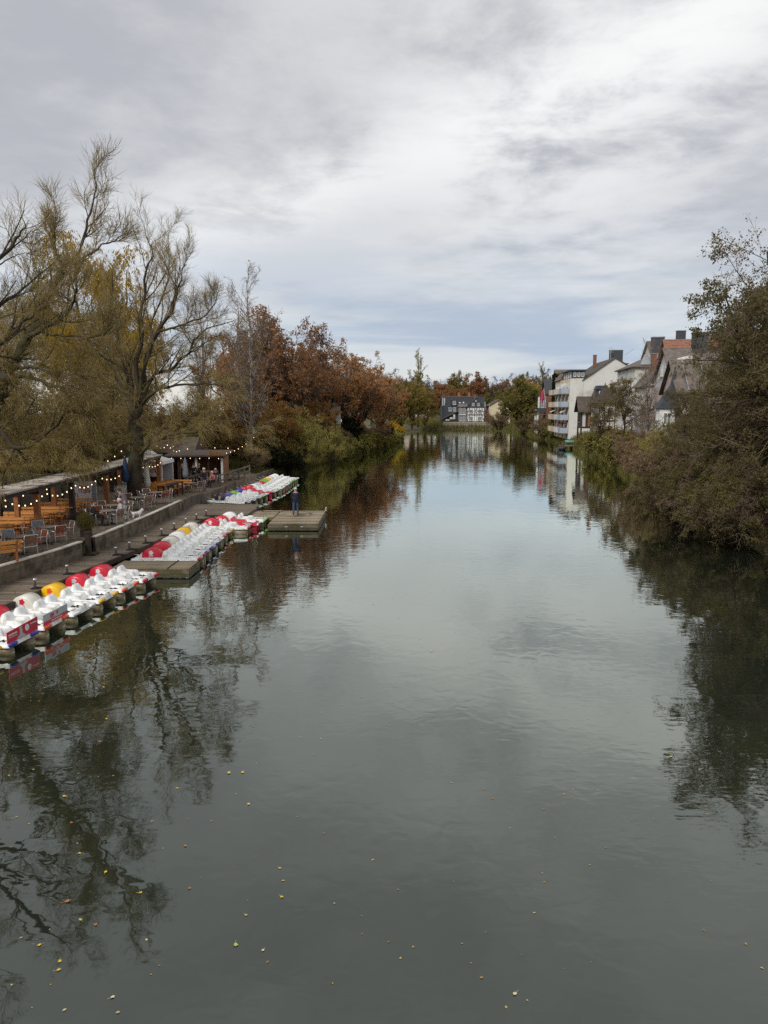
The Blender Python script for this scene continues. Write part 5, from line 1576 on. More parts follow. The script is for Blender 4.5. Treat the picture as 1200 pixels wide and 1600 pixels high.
# ---------------------------------------------------------------- terrace: pergola, fence, huts, tent, banners
G = 1.25
FE = [(-15.35, 26), (-15.75, 34), (-16.2, 44), (-16.95, 58)]     # front edge of the pergola roof
pg = thing('pergola', 'long narrow pergola with pale flat roof and timber posts along the beer tables', 'pergola', (-16.5, 42, G))
pts = dense(FE, 3.0)
for (xa, ya), (xb, yb) in zip(pts, pts[1:]):
    z = 2.36 + rnd.uniform(-.006, .006)
    MB().add([(xa + 16.5, ya - 42 + .008, z), (xb + 16.5, yb - 42 - .008, z), (xb + 15.1, yb - 42 - .008, z + .03), (xa + 15.1, ya - 42 + .008, z + .03),
              (xa + 16.5, ya - 42 + .008, z - .07), (xb + 16.5, yb - 42 - .008, z - .07), (xb + 15.1, yb - 42 - .008, z - .04), (xa + 15.1, ya - 42 + .008, z - .04)],
             [(0, 1, 2, 3), (4, 5, 6, 7), (0, 1, 5, 4), (1, 2, 6, 5), (2, 3, 7, 6), (3, 0, 4, 7)]).build('roof_panel', 'roof felt', pg)
for dx in (-.2, -1.25):
    m = MB()
    for (xa, ya), (xb, yb) in zip(pts, pts[1:]): m.bar((xa + 16.5 + dx, ya - 42, 2.18), (xb + 16.5 + dx, yb - 42, 2.18), .12, .2)
    m.build('beam', 'dark post', pg)
for k, yy in enumerate((28.5, 34.6, 39.0, 44.6, 50.4, 57.4)):
    xe = interp(FE, yy)
    MB().box((xe + 16.5 - .25, yy - 42, 1.04), (.24, .24, 2.1)).build('post', ['post wood', 'post wood', 'dark post', 'post wood', 'dark post', 'post wood'][k], pg)
    MB().box((xe + 16.5 - 1.22, yy - 42 + .1, 1.04), (.2, .2, 2.1)).build('post', 'post wood', pg)
    MB().bar((xe + 16.5 - 1.35, yy - 42 - .12, 2.02), (xe + 16.5 - .05, yy - 42 - .12, 2.02), .09, .14).build('rafter', 'dark post', pg)

fe = thing('board_fence', 'grey brown board fence behind the beer tables', 'fence', (-19.4, 40, G))
for k in range(34):
    yy = 32 + k * .5
    o = link('board', unit('fence board'), fe, (-.05 * (yy - 40) * .8 + rnd.uniform(-.01, .01), yy - 40, .72), None, (.05, .47, 1.45 + rnd.uniform(-.02, .02)))
for yy in range(32, 50, 2): link('post', unit('timber dark'), fe, (-.04 * (yy - 40) + .07, yy - 40 - .25, .78), None, (.09, .09, 1.56))

bn = thing('hanging_banner', 'pale hanging banner with red lettering under the pergola', 'banner', (-16.85, 42.2, G))
MB().box((0, 0, 1.02), (1.4, .03, 1.55)).build('sheet', 'banner', bn)
MB().prism([(.42, .28), (.69, .25), (.69, 1.78), (.55, 1.78), (.44, 1.4)], 1, -.026, -.017).build('print_block', 'banner grey', bn)
m = MB()
lr = random.Random(12)
for r_, (z, hh, x0, x1) in enumerate(((1.47, .14, -.28, .3), (1.26, .2, -.28, .34), (.62, .06, -.55, -.36))):
    x = x0
    while x < x1:
        wd = hh * .55
        m.box((x, -.022, z), (wd * .3, .01, hh))
        if lr.random() < .75: m.box((x + wd * .4, -.0225, z + lr.choice((-.5, 0, .5)) * hh * .85), (wd * .5, .01, hh * .25))
        if lr.random() < .6: m.box((x + wd * .75, -.022, z), (wd * .25, .01, hh * .95))
        x += wd * 1.35
m.build('lettering', 'banner red', bn)
m = MB()
for k, (z, x0, x1) in enumerate(((.78, -.25, .25), (.68, -.25, .2), (.58, -.25, .28), (1.05, -.52, -.46), (1.0, -.4, -.34))):
    m.box(((x0 + x1) / 2, -.022, z), (x1 - x0, .01, .04 if k < 3 else .22))
m.build('small_print', 'banner grey', bn)
for sx in (-.7, .7): MB().tube([(sx, 0, 1.8), (sx * .98, 0, 2.15)], .012, 5).build('rope', 'black iron', bn)

tn = thing('pavilion_tent', 'white peaked pavilion tent with red sign behind the benches', 'tent', (-18.6, 59.5, gz(59)))
for (x, y_) in ((-1.5, -1.5), (1.5, -1.5), (1.5, 1.5), (-1.5, 1.5)): MB().box((x, y_, 1.0), (.09, .09, 2.0)).build('pole', 'canvas', tn)
m = MB(); prof = [(1.62, 1.98), (1.6, 2.22), (1.2, 2.32), (.8, 2.5), (.45, 2.78), (.2, 3.1), (.04, 3.35)]
v = []
for r_, z in prof: v += [(-r_, -r_, z), (r_, -r_, z), (r_, r_, z), (-r_, r_, z)]
m.add(v, [(i * 4 + k, i * 4 + (k + 1) % 4, i * 4 + 4 + (k + 1) % 4, i * 4 + 4 + k) for i in range(len(prof) - 1) for k in range(4)])
m.build('canopy', 'canvas', tn)
MB().box((.1, 1.4, 1.0), (2.8, .04, 1.95)).build('back_sheet', 'banner', tn)
MB().box((.3, -1.56, 1.45), (1.9, .03, .75)).build('sign_sheet', 'banner', tn)
m = MB()
for k in range(9):
    x = -.5 + k * .19
    m.box((x, -1.58, 1.5), (.05, .012, .3)); m.box((x + .06, -1.581, 1.5 + lr.choice((-.12, 0, .12))), (.09, .012, .06))
m.build('lettering', 'banner red', tn)
MB().box((.1, -1.2, .5), (2.6, .5, 1.0)).box((.1, -1.2, 1.02), (2.8, .7, .05)).build('counter', 'hut dark', tn)

hu = thing('timber_hut', 'open-fronted timber hut with low roof at the end of the terrace', 'hut', (-16.0, 65.5, gz(65)))
MB().box((0, 1.3, 1.1), (4.4, .1, 2.2)).build('back_wall', 'hut wood', hu)
for x in (-2.2, 2.2): MB().box((x, .2, 1.1), (.1, 2.2, 2.2)).build('side_wall', 'hut wood', hu)
for k, x in enumerate((-2.15, -1.55, -.05, 1.0, 2.15)): MB().box((x, -1.0, 1.05), (.16, .16, 2.1)).build('post', 'canvas' if k in (2, 4) else 'timber dark', hu)
MB().box((-1.3, -.6, 1.0), (.9, .06, 1.9)).build('door', 'hut wood', hu)
MB().box((0, -1.0, 2.12), (4.6, .14, .2)).build('lintel', 'dark post', hu)
MB().prism([(-1.5, 2.2), (1.7, 2.5), (1.7, 2.62), (-1.5, 2.32)], 0, -2.6, 2.6).build('roof', 'dark tile', hu)
MB().prism([(1.2, 2.3), (2.5, 2.3), (2.5, 2.55), (1.2, 2.75)], 1, -1.56, -1.5).build('sign_board', 'hut wood', hu)
MB().box((.6, -.9, .5), (2.4, .4, 1.0)).build('counter', 'hut wood', hu)
for yy, x, lab in ((68.5, -19.5, 'grey-roofed shed left behind the timber hut'),):
    sh = thing('shed', lab, 'shed', (x, yy, gz(yy)))
    MB().box((0, 0, 1.25), (5, 3, 2.5)).build('wall', 'hut wood', sh)
    MB().prism([(-1.9, 2.4), (1.9, 2.4), (0, 3.7)], 0, -2.8, 2.8).build('roof', 'dark tile', sh)
    MB().box((.8, -1.53, 1.0), (.9, .06, 2.0)).build('door', 'timber dark', sh)


# ---------------------------------------------------------------- chairs, tables, benches
def tube_mesh(name, pts, r, mat): return MB().tube(pts, r, 6).mesh(name, mat, True)


CH = {'legf': tube_mesh('chair front leg', [(0, .22, 0), (0, .2, .45), (0, .18, .64), (0, .12, .66), (0, -.2, .65)], .014, 'aluminium'),
      'legb': tube_mesh('chair back leg', [(0, -.26, 0), (0, -.2, .44), (0, -.24, .7), (0, -.29, .9)], .014, 'aluminium'),
      'rail': MB().bar((-.25, .2, .43), (.25, .2, .43), .022).bar((-.25, -.2, .43), (.25, -.2, .43), .022).bar((-.26, -.285, .9), (.26, -.285, .9), .024).mesh('chair rail', 'aluminium')}


def slatset(mat):
    m = MB()
    for k in range(5): m.box((0, -.17 + k * .09, .45), (.48, .075, .018))
    s = m.mesh('chair seat ' + mat, mat)
    m = MB()
    for k in range(4): m.bar((-.25, -.245 - .014 * k, .62 + .075 * k), (.25, -.245 - .014 * k, .62 + .075 * k), .018, .062)
    return s, m.mesh('chair back ' + mat, mat)


SL = {k: slatset(k) for k in ('chair slat', 'chair red slat', 'blue grey mesh')}


def chair(x, y, face, label, mat='chair slat'):
    """face: direction the sitter looks, degrees from +x"""
    t = thing('terrace_chair', label, 'chair', (x, y, gz(y)), R(face - 90 + rnd.uniform(-12, 12)), 'metal terrace chairs')
    for s in (-1, 1):
        link('leg', CH['legf'], t, (s * .26, 0, 0)); link('leg', CH['legb'], t, (s * .25, 0, 0))
    link('frame', CH['rail'], t)
    link('seat', SL[mat][0], t); link('backrest', SL[mat][1], t)
    return t


TT = MB().lathe([(.0, .72), (.40, .72), (.41, .73), (.41, .755), (.4, .76), (0, .76)], 18).mesh('table top', 'table top')
TL = MB().tube([(0, 0, .03), (0, 0, .72)], .03, 8).mesh('table leg', 'aluminium', True)
TB = MB().bar((-.3, -.3, .02), (.3, .3, .02), .05).bar((-.3, .3, .022), (.3, -.3, .022), .05).mesh('table base', 'black iron')


def table(x, y, label):
    t = thing('round_table', label, 'table', (x, y, gz(y)), rnd.uniform(0, 1.5), 'round terrace tables')
    link('table_top', TT, t); link('leg', TL, t); link('base', TB, t)


SETS = [(-14.75, 30.0, 'nearest round table beside the slatted bench', 'beside the nearest round table'),
        (-14.65, 32.5, 'round table just before the potted bush', 'at the round table before the potted bush'),
        (-13.95, 37.75, 'round table where two people sit past the potted bush', 'at the round table with two sitters'),
        (-14.5, 39.9, 'round table behind the stooping person', 'at the round table behind the stooping person'),
        (-14.3, 43.4, 'round table below the tall willow trunk', 'at the round table below the tall willow'),
        (-14.05, 46.1, 'round table near the far end of the terrace wall', 'at the table near the far wall end'),
        (-14.4, 56.2, 'round table beyond the wall end by the third boat row', 'at the table beyond the wall end'),
        (-14.5, 60.6, 'round table before the timber hut', 'at the table before the timber hut'),
        (-13.9, 66.6, 'farthest round table, beside the bank path', 'at the farthest round table')]
POSC = [('front right', .62, -.45), ('back right', .6, .5), ('front left', -.65, -.4), ('back left', -.6, .55)]
for i, (x, y, lab, where) in enumerate(SETS):
    table(x, y, lab)
    for j, (pw, dx, dy) in enumerate(POSC):
        if (i, j) in ((3, 0), (6, 3), (8, 0)): continue
        mat = 'blue grey mesh' if (i < 2 and j in (2, 3)) else ('chair red slat' if (i + j) % 4 == 1 else 'chair slat')
        nm = {'blue grey mesh': 'blue grey', 'chair red slat': 'red brown', 'chair slat': 'brown slatted'}[mat]
        chair(x + dx, y + dy, math.degrees(math.atan2(-dy, -dx)), f'{nm} metal chair {where}, {pw}', mat)

BTOP = MB().box((0, -.2, .75), (2.2, .19, .035)).box((0, 0, .75), (2.2, .19, .035)).box((0, .2, .75), (2.2, .19, .035)).mesh('beer table top', 'orange wood')
BLEG = MB().bar((0, -.25, 0), (0, -.2, .73), .04).bar((0, .25, 0), (0, .2, .73), .04).bar((0, -.24, .25), (0, .24, .25), .03).mesh('beer table legs', 'post wood')
NSEAT = MB().box((0, -.08, .45), (2.2, .15, .035)).box((0, .09, .45), (2.2, .15, .035)).mesh('bench seat', 'orange wood')
NBACK = MB().box((0, -.24, .68), (2.2, .03, .10), rx=R(10)).box((0, -.26, .83), (2.2, .03, .11), rx=R(10)).mesh('bench back', 'orange wood')
NLEG = MB().bar((0, -.2, 0), (0, -.2, .45), .045).bar((0, .16, 0), (0, .14, .43), .045).bar((0, -.2, .43), (0, -.27, .9), .04).bar((0, -.2, .25), (0, .15, .25), .03).mesh('bench leg', 'post wood')


def beer_table(x, y, label):
    t = thing('beer_table', label, 'table', (x, y, gz(y)), R(rnd.uniform(-3, 3)), 'orange beer garden tables')
    link('table_top', BTOP, t)
    for s in (-.8, .8): link('leg_frame', BLEG, t, (s, 0, 0))


def beer_bench(x, y, rz, label):
    t = thing('beer_bench', label, 'bench', (x, y, gz(y)), R(rz + rnd.uniform(-3, 3)), 'orange beer garden benches')
    link('seat', NSEAT, t); link('backrest', NBACK, t)
    for s in (-.85, .85): link('leg', NLEG, t, (s, 0, 0))


for gi, (x0, ys, wh) in enumerate(((-17.25, (31.4, 33.3, 35.2, 37.1, 39.0, 40.9), 'under the pergola'), (-15.85, (51.4, 53.1, 54.8, 56.5), 'behind the tall willow trunk'))):
    for k, y in enumerate(ys):
        beer_table(x0, y, f'orange beer table {wh}, {ORD[k]} from the camera')
        beer_bench(x0 + rnd.uniform(-.1, .1), y - .62, 0, f'orange bench on the near side of the {ORD[k]} beer table {wh}')
        beer_bench(x0 + rnd.uniform(-.1, .1), y + .62, 180, f'orange bench on the far side of the {ORD[k]} beer table {wh}')

sb = thing('slatted_bench', 'orange slatted wooden bench with backrest at the left edge by the low wall', 'bench', (-14.75, 27.95, G), R(38))
for k in range(3): MB().box((0, -.15 + k * .15, .46), (2.0, .13, .04)).build('seat_slat', 'orange wood', sb)
for k in range(2): MB().box((0, -.30 - .04 * k, .66 + .18 * k), (2.0, .03, .13), rx=R(12)).build('back_slat', 'orange wood', sb)
for s in (-.8, .8):
    MB().bar((s, -.24, 0), (s, -.24, .46), .07).build('leg', 'post wood', sb); MB().bar((s, .18, 0), (s, .16, .44), .07).build('leg', 'post wood', sb)
    MB().bar((s, -.24, .44), (s, -.38, .92), .06).build('back_post', 'post wood', sb)

# rustic rails and long dark tables beyond the wall end
for i, (xa, ya, xb, yb, lab) in enumerate(((-15.0, 50.4, -14.6, 53.9, 'long dark rustic bar table at the end of the terrace wall'), (-15.2, 58.2, -14.9, 63.4, 'long dark rustic bar table before the hut'))):
    t = thing('bar_table', lab, 'table', (xa, ya, gz(yb)))
    b = Vector((xb - xa, yb - ya, 0))
    MB().bar((0, 0, .95), (b.x, b.y, .95), .5, .07).build('table_top', 'timber dark', t)
    for f in (.03, .5, .97):
        for s in (-.18, .18): MB().bar((b.x * f + s, b.y * f, 0), (b.x * f + s, b.y * f, .92), .09).build('leg', 'timber dark', t)
t = thing('rail_fence', 'grey timber rail fence along the bank path', 'fence', (-13.3, 66, gz(66)))
for k in range(6): MB().box((.13 * k, 2 * k - 5, .5), (.12, .12, 1.0)).build('post', 'fence board', t)
for z in (.45, .9): MB().bar((0, -5, z), (.65, 5, z), .05, .12).build('rail', 'fence board', t)

# step edge under the far terrace
t = thing('timber_edging', 'dark timber edging along the far terrace above the third boat row', 'edging', (-13, 60, 0))
ed = dense([p for p in LB if 48 <= p[1] <= 80], 2.2)
for (xa, ya), (xb, yb) in zip(ed, ed[1:]): MB().bar((xa + 13.02, ya - 60 + .01, gz(ya) - .54), (xb + 13.02, yb - 60 - .01, gz(yb) - .54), .14, 1.15).build('plank', 'deck board', t)

# planter, parasols, lamp
t = thing('planter', 'square dark planter with bushy green conifer by the wall gap', 'planter', (-13.75, 34.4, G)); t.scale = (.72, .72, .66)
MB().box((0, 0, .22), (.55, .55, .44)).box((0, 0, .45), (.6, .6, .05)).build('box', 'timber dark', t)
rng = np.random.default_rng(5)
n = 5000
P = rng.normal(size=(n, 3)); P = nrm(P) * (rng.random((n, 1)) ** .4); P = P * np.array([.55, .55, .68]) + np.array([0, 0, 1.02])
a = nrm(rng.normal(size=(n, 3)) + np.array([0, 0, .8])); b = perp(rng, a); s = rng.uniform(.05, .11, (n, 1))
V = np.stack([P, P + a * s * .5 + b * s * .2, P + a * s, P + a * s * .5 - b * s * .2], 1).reshape(-1, 3)
o = link('foliage', quadmesh('planter foliage', [(V, np.arange(n * 4).reshape(-1, 4), 0)], ['leaf green']), t)
MB().tube([(0, 0, .4), (0, 0, 1.2)], .03, 6).build('stem', 'bark dark', t)


def parasol(x, y, label, mat, h=2.6):
    t = thing('closed_parasol', label, 'parasol', (x, y, gz(y)))
    MB().tube([(0, 0, .05), (0, 0, h)], .025, 8).build('pole', 'aluminium', t)
    MB().lathe([(.26, 0), (.26, .06), (.05, .08), (.04, .3)], 12).build('base', 'black iron', t)
    pr = [(.05, .0), (.16, .1), (.19, .35), (.13, .9), (.10, 1.25), (.04, 1.6)]
    v = [(r * (1 + .25 * (k % 2)) * math.cos(k * math.pi / 6), r * (1 + .25 * (k % 2)) * math.sin(k * math.pi / 6), h - 1.65 + z) for r, z in pr for k in range(12)]
    MB().add(v, [(i * 12 + k, i * 12 + (k + 1) % 12, (i + 1) * 12 + (k + 1) % 12, (i + 1) * 12 + k) for i in range(len(pr) - 1) for k in range(12)]).build('canopy', mat, t, True)


parasol(-16.2, 47.2, 'folded navy parasol beside the tall willow trunk', 'blue fabric', 2.9)
parasol(-15.5, 49.2, 'folded pale green parasol by the dark pergola post', 'beige cloth' if 'beige cloth' in MATS else 'gel beige', 2.4)
parasol(-16.9, 50.6, 'folded teal parasol high against the tall willow trunk', 'teal fabric', 3.9)
parasol(-15.5, 58.8, 'folded grey blue parasol near the pavilion tent', 'blue grey mesh', 2.5)
t = thing('flower_tub', 'tub of pale dried grasses on a dark stand under the pergola', 'planter', (-16.0, 45.6, G))
MB().lathe([(.22, 0), (.3, .5), (.32, .55), (.28, .56)], 12).build('tub', 'concrete', t)
m = MB()
for k in range(160):
    a = rnd.uniform(0, 6.28); s = rnd.uniform(.1, .45); hh = rnd.uniform(.7, 1.25)
    m.bar((.05 * math.cos(a), .05 * math.sin(a), .5), (s * math.cos(a), s * math.sin(a), hh), .012)
m.build('dried_grass', 'coping', t)

# ---------------------------------------------------------------- string lights
BULB = MB().lathe([(.0, -.085), (.022, -.08), (.034, -.05), (.03, -.02), (.015, .0), (.0, .005)], 8).mesh('bulb', 'bulb', True)
SOCK = MB().lathe([(.018, 0), (.018, .05), (.0, .055)], 6).mesh('socket', 'black iron')


def string_light(label, P0, P1, spans, sag, step):
    P0, P1 = Vector(P0), Vector(P1)
    t = thing('string_light', label, 'string light', P0)
    L = (P1 - P0).length
    def at(f):
        g = (f * spans) % 1.0
        return (P1 - P0) * f - Vector((0, 0, sag * 4 * g * (1 - g)))
    n = int(L / .3)
    MB().tube([at(k / n * .9999) for k in range(n + 1)], .008, 4).build('cable', 'black iron', t)
    for k in range(int(L / step)):
        p = at((k + .5) * step / L)
        s = link('socket', SOCK, t, p - Vector((0, 0, .05)))
        link('bulb', BULB, t, p - Vector((0, 0, .05)), None, (.85, .85, .85))


string_light('row of warm bulbs hung along the pergola front, near half', (-15.45, 27.5, 3.28), (-16.15, 42.5, 3.28), 4, .32, .62)
string_light('row of warm bulbs hung along the pergola front, far half', (-16.15, 42.8, 3.28), (-16.85, 57.5, 3.28), 3, .30, .8)
string_light('warm bulbs hung on the fence line under the pergola', (-17.6, 29, 3.0), (-18.2, 41, 3.0), 4, .25, 1.0)
string_light('warm bulbs climbing from the pergola roof to the tall willow trunk', (-17.6, 44.0, 3.5), (-15.9, 47.4, 5.0), 1, .25, .6)
string_light('warm bulbs between the tall willow and the pavilion tent', (-15.0, 48.8, 5.2), (-16.3, 61.0, 4.0), 2, .4, 1.3)
string_light('warm bulbs along the timber hut eaves', (-18.4, 64.0, 3.1), (-13.5, 63.9, 3.1), 3, .15, .8)
string_light('warm bulbs sweeping up from the hut towards the birches', (-13.5, 64.0, 3.4), (-10.9, 66.0, 5.1), 1, .35, .42)
string_light('warm bulbs strung over the far terrace before the hut', (-16.6, 57.6, 4.6), (-11.8, 62.0, 4.4), 2, .5, 1.2)


# ---------------------------------------------------------------- people
for n_, c_ in dict(skin=(.48, .28, .20), navy_coat=(.018, .024, .055), jeans=(.055, .085, .16), black_cloth=(.014, .014, .016), grey_trousers=(.30, .29, .28), mauve=(.16, .12, .14),
                   pink_cloth=(.42, .14, .14), light_coat=(.42, .42, .43), white_hair=(.58, .56, .53), dark_hair=(.04, .028, .02), shoe=(.025, .02, .02), tan_cloth=(.30, .17, .09), fair_hair=(.32, .22, .12), brown_coat=(.06, .04, .03)).items():
    M('person ' + n_, c_, .8, .15, 8)


def person(label, loc, rz, pose, coat, legs, hair):
    J = {}
    def j(k, p, r, par=None, grp='coat'): J[k] = (Vector(p), r, par, grp)
    sit = pose == 'sit'
    dz = -.44 if sit else 0
    bend = .28 if pose == 'stoop' else (.06 if sit else 0.)
    j('pelvis', (0, 0, .95 + dz), .145, None, 'legs')
    j('spine', (0, bend * .35, 1.15 + dz), .14, 'pelvis')
    j('chest', (0, bend * .8, 1.34 + dz - bend * .1), .155, 'spine')
    j('neck', (0, bend * 1.1 + .01, 1.49 + dz - bend * .2), .06, 'chest', 'skin')
    j('jaw', (0, bend * 1.25 + .03, 1.575 + dz - bend * .25), .082, 'neck', 'skin')
    j('head', (0, bend * 1.3 + .02, 1.665 + dz - bend * .28), .10, 'jaw', 'skin')
    j('crown', (0, bend * 1.32 + .005, 1.75 + dz - bend * .3), .065, 'head', 'skin')
    hd = J['head'][0]
    j('nose', hd + Vector((0, .105, -.035)), .018, 'head', 'skin')
    for s, n in ((-1, 'l'), (1, 'r')):
        c = J['chest'][0]
        j('ear' + n, hd + Vector((s * .105, 0, -.02)), .02, 'head', 'skin')
        j('sh' + n, c + Vector((s * .185, 0, .07)), .075, 'chest')
        sh = J['sh' + n][0]
        if pose in ('front', 'sit', 'stoop'):
            j('el' + n, sh + Vector((s * .07, .05, -.28)), .056, 'sh' + n)
            j('wr' + n, J['el' + n][0] + Vector((-s * .07, .24, -.04 if not sit else .0)), .04, 'el' + n)
            fd = Vector((-s * .35, .9, 0)).normalized()
        else:
            j('el' + n, sh + Vector((s * .07, -.03, -.28)), .056, 'sh' + n)
            j('wr' + n, J['el' + n][0] + Vector((s * .0, .07, -.25)), .04, 'el' + n)
            fd = Vector((0, .12, -1)).normalized()
        w = J['wr' + n][0]
        j('palm' + n, w + fd * .085, .036, 'wr' + n, 'skin')
        p = J['palm' + n][0]
        side = fd.cross(Vector((0, 0, 1)) if abs(fd.z) < .8 else Vector((1, 0, 0))).normalized()
        for k, (o, l) in enumerate(((-.027, .062), (-.009, .074), (.009, .07), (.027, .056))):
            q = p + side * o + fd * .03
            j(f'f{k}a' + n, q + fd * l * .5, .0095, 'palm' + n, 'skin'); j(f'f{k}b' + n, q + fd * l * .9 + Vector((0, 0, -.012)), .008, f'f{k}a' + n, 'skin')
        j('th' + n, p + Vector((0, .03, .035)) + fd * .0, .011, 'palm' + n, 'skin')
        if sit:
            j('hip' + n, (s * .1, .03, .93 + dz), .105, 'pelvis', 'legs'); j('kn' + n, (s * .12, .46, .51), .07, 'hip' + n, 'legs'); j('an' + n, (s * .12, .42, .09), .05, 'kn' + n, 'legs')
        else:
            j('hip' + n, (s * .1, 0, .90), .105, 'pelvis', 'legs'); j('kn' + n, (s * .125, .03 + s * .04, .5), .072, 'hip' + n, 'legs'); j('an' + n, (s * .14, -.01 + s * .05, .09), .05, 'kn' + n, 'legs')
        a = J['an' + n][0]
        j('toe' + n, a + Vector((s * .02, .15, -.045)), .042, 'an' + n, 'shoe')
    bm = bmesh.new(); lay = bm.verts.layers.skin.verify(); vs = {}
    for k, (p, r, par, g) in J.items():
        v = bm.verts.new(p); v[lay].radius = (r, r); v[lay].use_root = k == 'pelvis'; vs[k] = v
    for k, (p, r, par, g) in J.items():
        if par: bm.edges.new((vs[par], vs[k]))
    me = bpy.data.meshes.new('person skeleton'); bm.to_mesh(me); bm.free()
    tmp = bpy.data.objects.new('tmp', me); COL.objects.link(tmp)
    sk = tmp.modifiers.new('s', 'SKIN'); sk.use_smooth_shade = True
    tmp.modifiers.new('d', 'SUBSURF').levels = 1
    dg = bpy.context.evaluated_depsgraph_get()
    body = bpy.data.meshes.new_from_object(tmp.evaluated_get(dg))
    bpy.data.objects.remove(tmp)
    names = ['coat', 'legs', 'skin', 'shoe']
    body.materials.clear()
    for m_ in ('person ' + coat, 'person ' + legs, 'person skin', 'person shoe'): body.materials.append(MATS[m_])
    segs = [(J[par][0], p, g if g != 'legs' or par != 'spine' else 'coat') for k, (p, r, par, g) in J.items() if par]
    A = np.array([s_[0] for s_ in segs]); B = np.array([s_[1] for s_ in segs]); Gi = np.array([names.index(s_[2]) for s_ in segs])
    nf = len(body.polygons); C = np.zeros(nf * 3); body.polygons.foreach_get('center', C); C = C.reshape(-1, 3)
    AB = B - A; tt = np.clip(((C[:, None] - A) * AB).sum(-1) / np.maximum((AB * AB).sum(-1), 1e-9), 0, 1)
    D = np.linalg.norm(C[:, None] - (A + AB * tt[..., None]), axis=-1)
    idx = Gi[D.argmin(1)]
    if not sit: idx = np.where((C[:, 2] > .82) & (C[:, 2] < 1.0) & (np.abs(C[:, 0]) < .2), 0, idx)
    body.polygons.foreach_set('material_index', idx.astype(np.int32))
    t = thing('person', label, 'person', loc, R(rz))
    link('body', body, t)
    hp = J['head'][0]
    m = MB(); n = 12; prof = []
    v = []
    for i in range(6):
        a = math.pi * .5 * i / 5 * 1.15
        for k in range(n):
            b_ = 2 * math.pi * k / n
            front = max(0, math.sin(b_)) * .06 * (1 - i / 5)
            v.append((.108 * math.cos(b_) * math.cos(a * .87 - .15), .118 * math.sin(b_) * math.cos(a * .87 - .15) - .012, .11 * math.sin(a * .87 - .15) + .01 + front))
    m.add(v, [(i * n + k, i * n + (k + 1) % n, (i + 1) * n + (k + 1) % n, (i + 1) * n + k) for i in range(5) for k in range(n)] + [tuple(range(5 * n, 6 * n))])
    o = m.build('hair', 'person ' + hair, t, True); o.location = hp
    return t


person('person in navy jacket and jeans standing with back turned on the big pontoon', (-5.5, 46.6, .47), 8, 'front', 'navy_coat', 'jeans', 'white_hair')
person('seated person in black at the round table past the potted bush', (-14.55, 37.35, G), -75, 'sit', 'black_cloth', 'black_cloth', 'dark_hair')
person('seated white-haired person in pale jacket at the same table as the person in black', (-13.4, 38.2, G), 125, 'sit', 'light_coat', 'grey_trousers', 'white_hair')
person('stooping person in mauve top and light trousers by the low wall', (-13.5, 39.2, G), 75, 'stoop', 'mauve', 'grey_trousers', 'dark_hair')
person('standing white-haired person in navy jacket and jeans on the far terrace', (-13.75, 57.6, gz(57.6)), 60, 'front', 'navy_coat', 'jeans', 'white_hair')
person('seated person in pink top with white hair near the third boat row', (-13.65, 60.1, gz(60.1)), 150, 'sit', 'pink_cloth', 'black_cloth', 'white_hair')
person('seated grey-haired person in dark blue farther along the terrace', (-14.1, 63.0, gz(63.0)), 200, 'sit', 'navy_coat', 'jeans', 'white_hair')
person('standing person in brown coat before the hut door', (-16.5, 61.6, gz(61.6)), -60, 'front', 'brown_coat', 'black_cloth', 'fair_hair')
person('standing person in black coat at the hut counter, right of the brown coat', (-15.75, 62.4, gz(62.4)), 20, 'stand', 'black_cloth', 'black_cloth', 'dark_hair')
person('standing person in black by the white hut post', (-15.2, 62.0, gz(62.0)), 110, 'front', 'black_cloth', 'jeans', 'fair_hair')
person('seated person in tan under the white pavilion tent', (-18.6, 58.3, gz(58.3)), 180, 'sit', 'tan_cloth', 'black_cloth', 'dark_hair')


# small white dog at the wall
def dog():
    t = thing('dog', 'small white dog standing by the low wall beside the stooping person', 'dog', (-13.3, 40.2, G), R(-60))
    J = [((0, -.17, .27), .075, None), ((0, 0, .27), .085, 0), ((0, .16, .29), .095, 1), ((0, .25, .37), .06, 2), ((0, .31, .44), .065, 3), ((0, .40, .42), .032, 4), ((0, -.26, .34), .022, 0), ((0, -.31, .43), .014, 6)]
    for s in (-1, 1):
        b = len(J)
        J += [((s * .06, .15, .2), .042, 2), ((s * .065, .13, .1), .024, b), ((s * .065, .15, .02), .022, b + 1),
              ((s * .06, -.16, .2), .05, 0), ((s * .065, -.12, .15), .032, b + 3), ((s * .065, -.2, .1), .022, b + 4), ((s * .065, -.17, .02), .022, b + 5), ((s * .05, .28, .5), .024, 4)]
    bm = bmesh.new(); lay = bm.verts.layers.skin.verify(); vs = []
    for p, r, par in J:
        v = bm.verts.new(p); v[lay].radius = (r, r); v[lay].use_root = par is None; vs.append(v)
    bm.verts.index_update()
    for i, (p, r, par) in enumerate(J):
        if par is not None: bm.edges.new((vs[par], vs[i]))
    me = bpy.data.meshes.new('dog skeleton'); bm.to_mesh(me); bm.free()
    tmp = bpy.data.objects.new('tmp', me); COL.objects.link(tmp)
    tmp.modifiers.new('s', 'SKIN').use_smooth_shade = True
    tmp.modifiers.new('d', 'SUBSURF').levels = 1
    body = bpy.data.meshes.new_from_object(tmp.evaluated_get(bpy.context.evaluated_depsgraph_get()))
    bpy.data.objects.remove(tmp)
    body.materials.clear(); body.materials.append(MATS['canvas'])
    link('body', body, t)
    MB().lathe([(0, -.012), (.014, 0), (0, .012)], 6, (0, .435, .43)).build('nose', 'black iron', t)


dog()

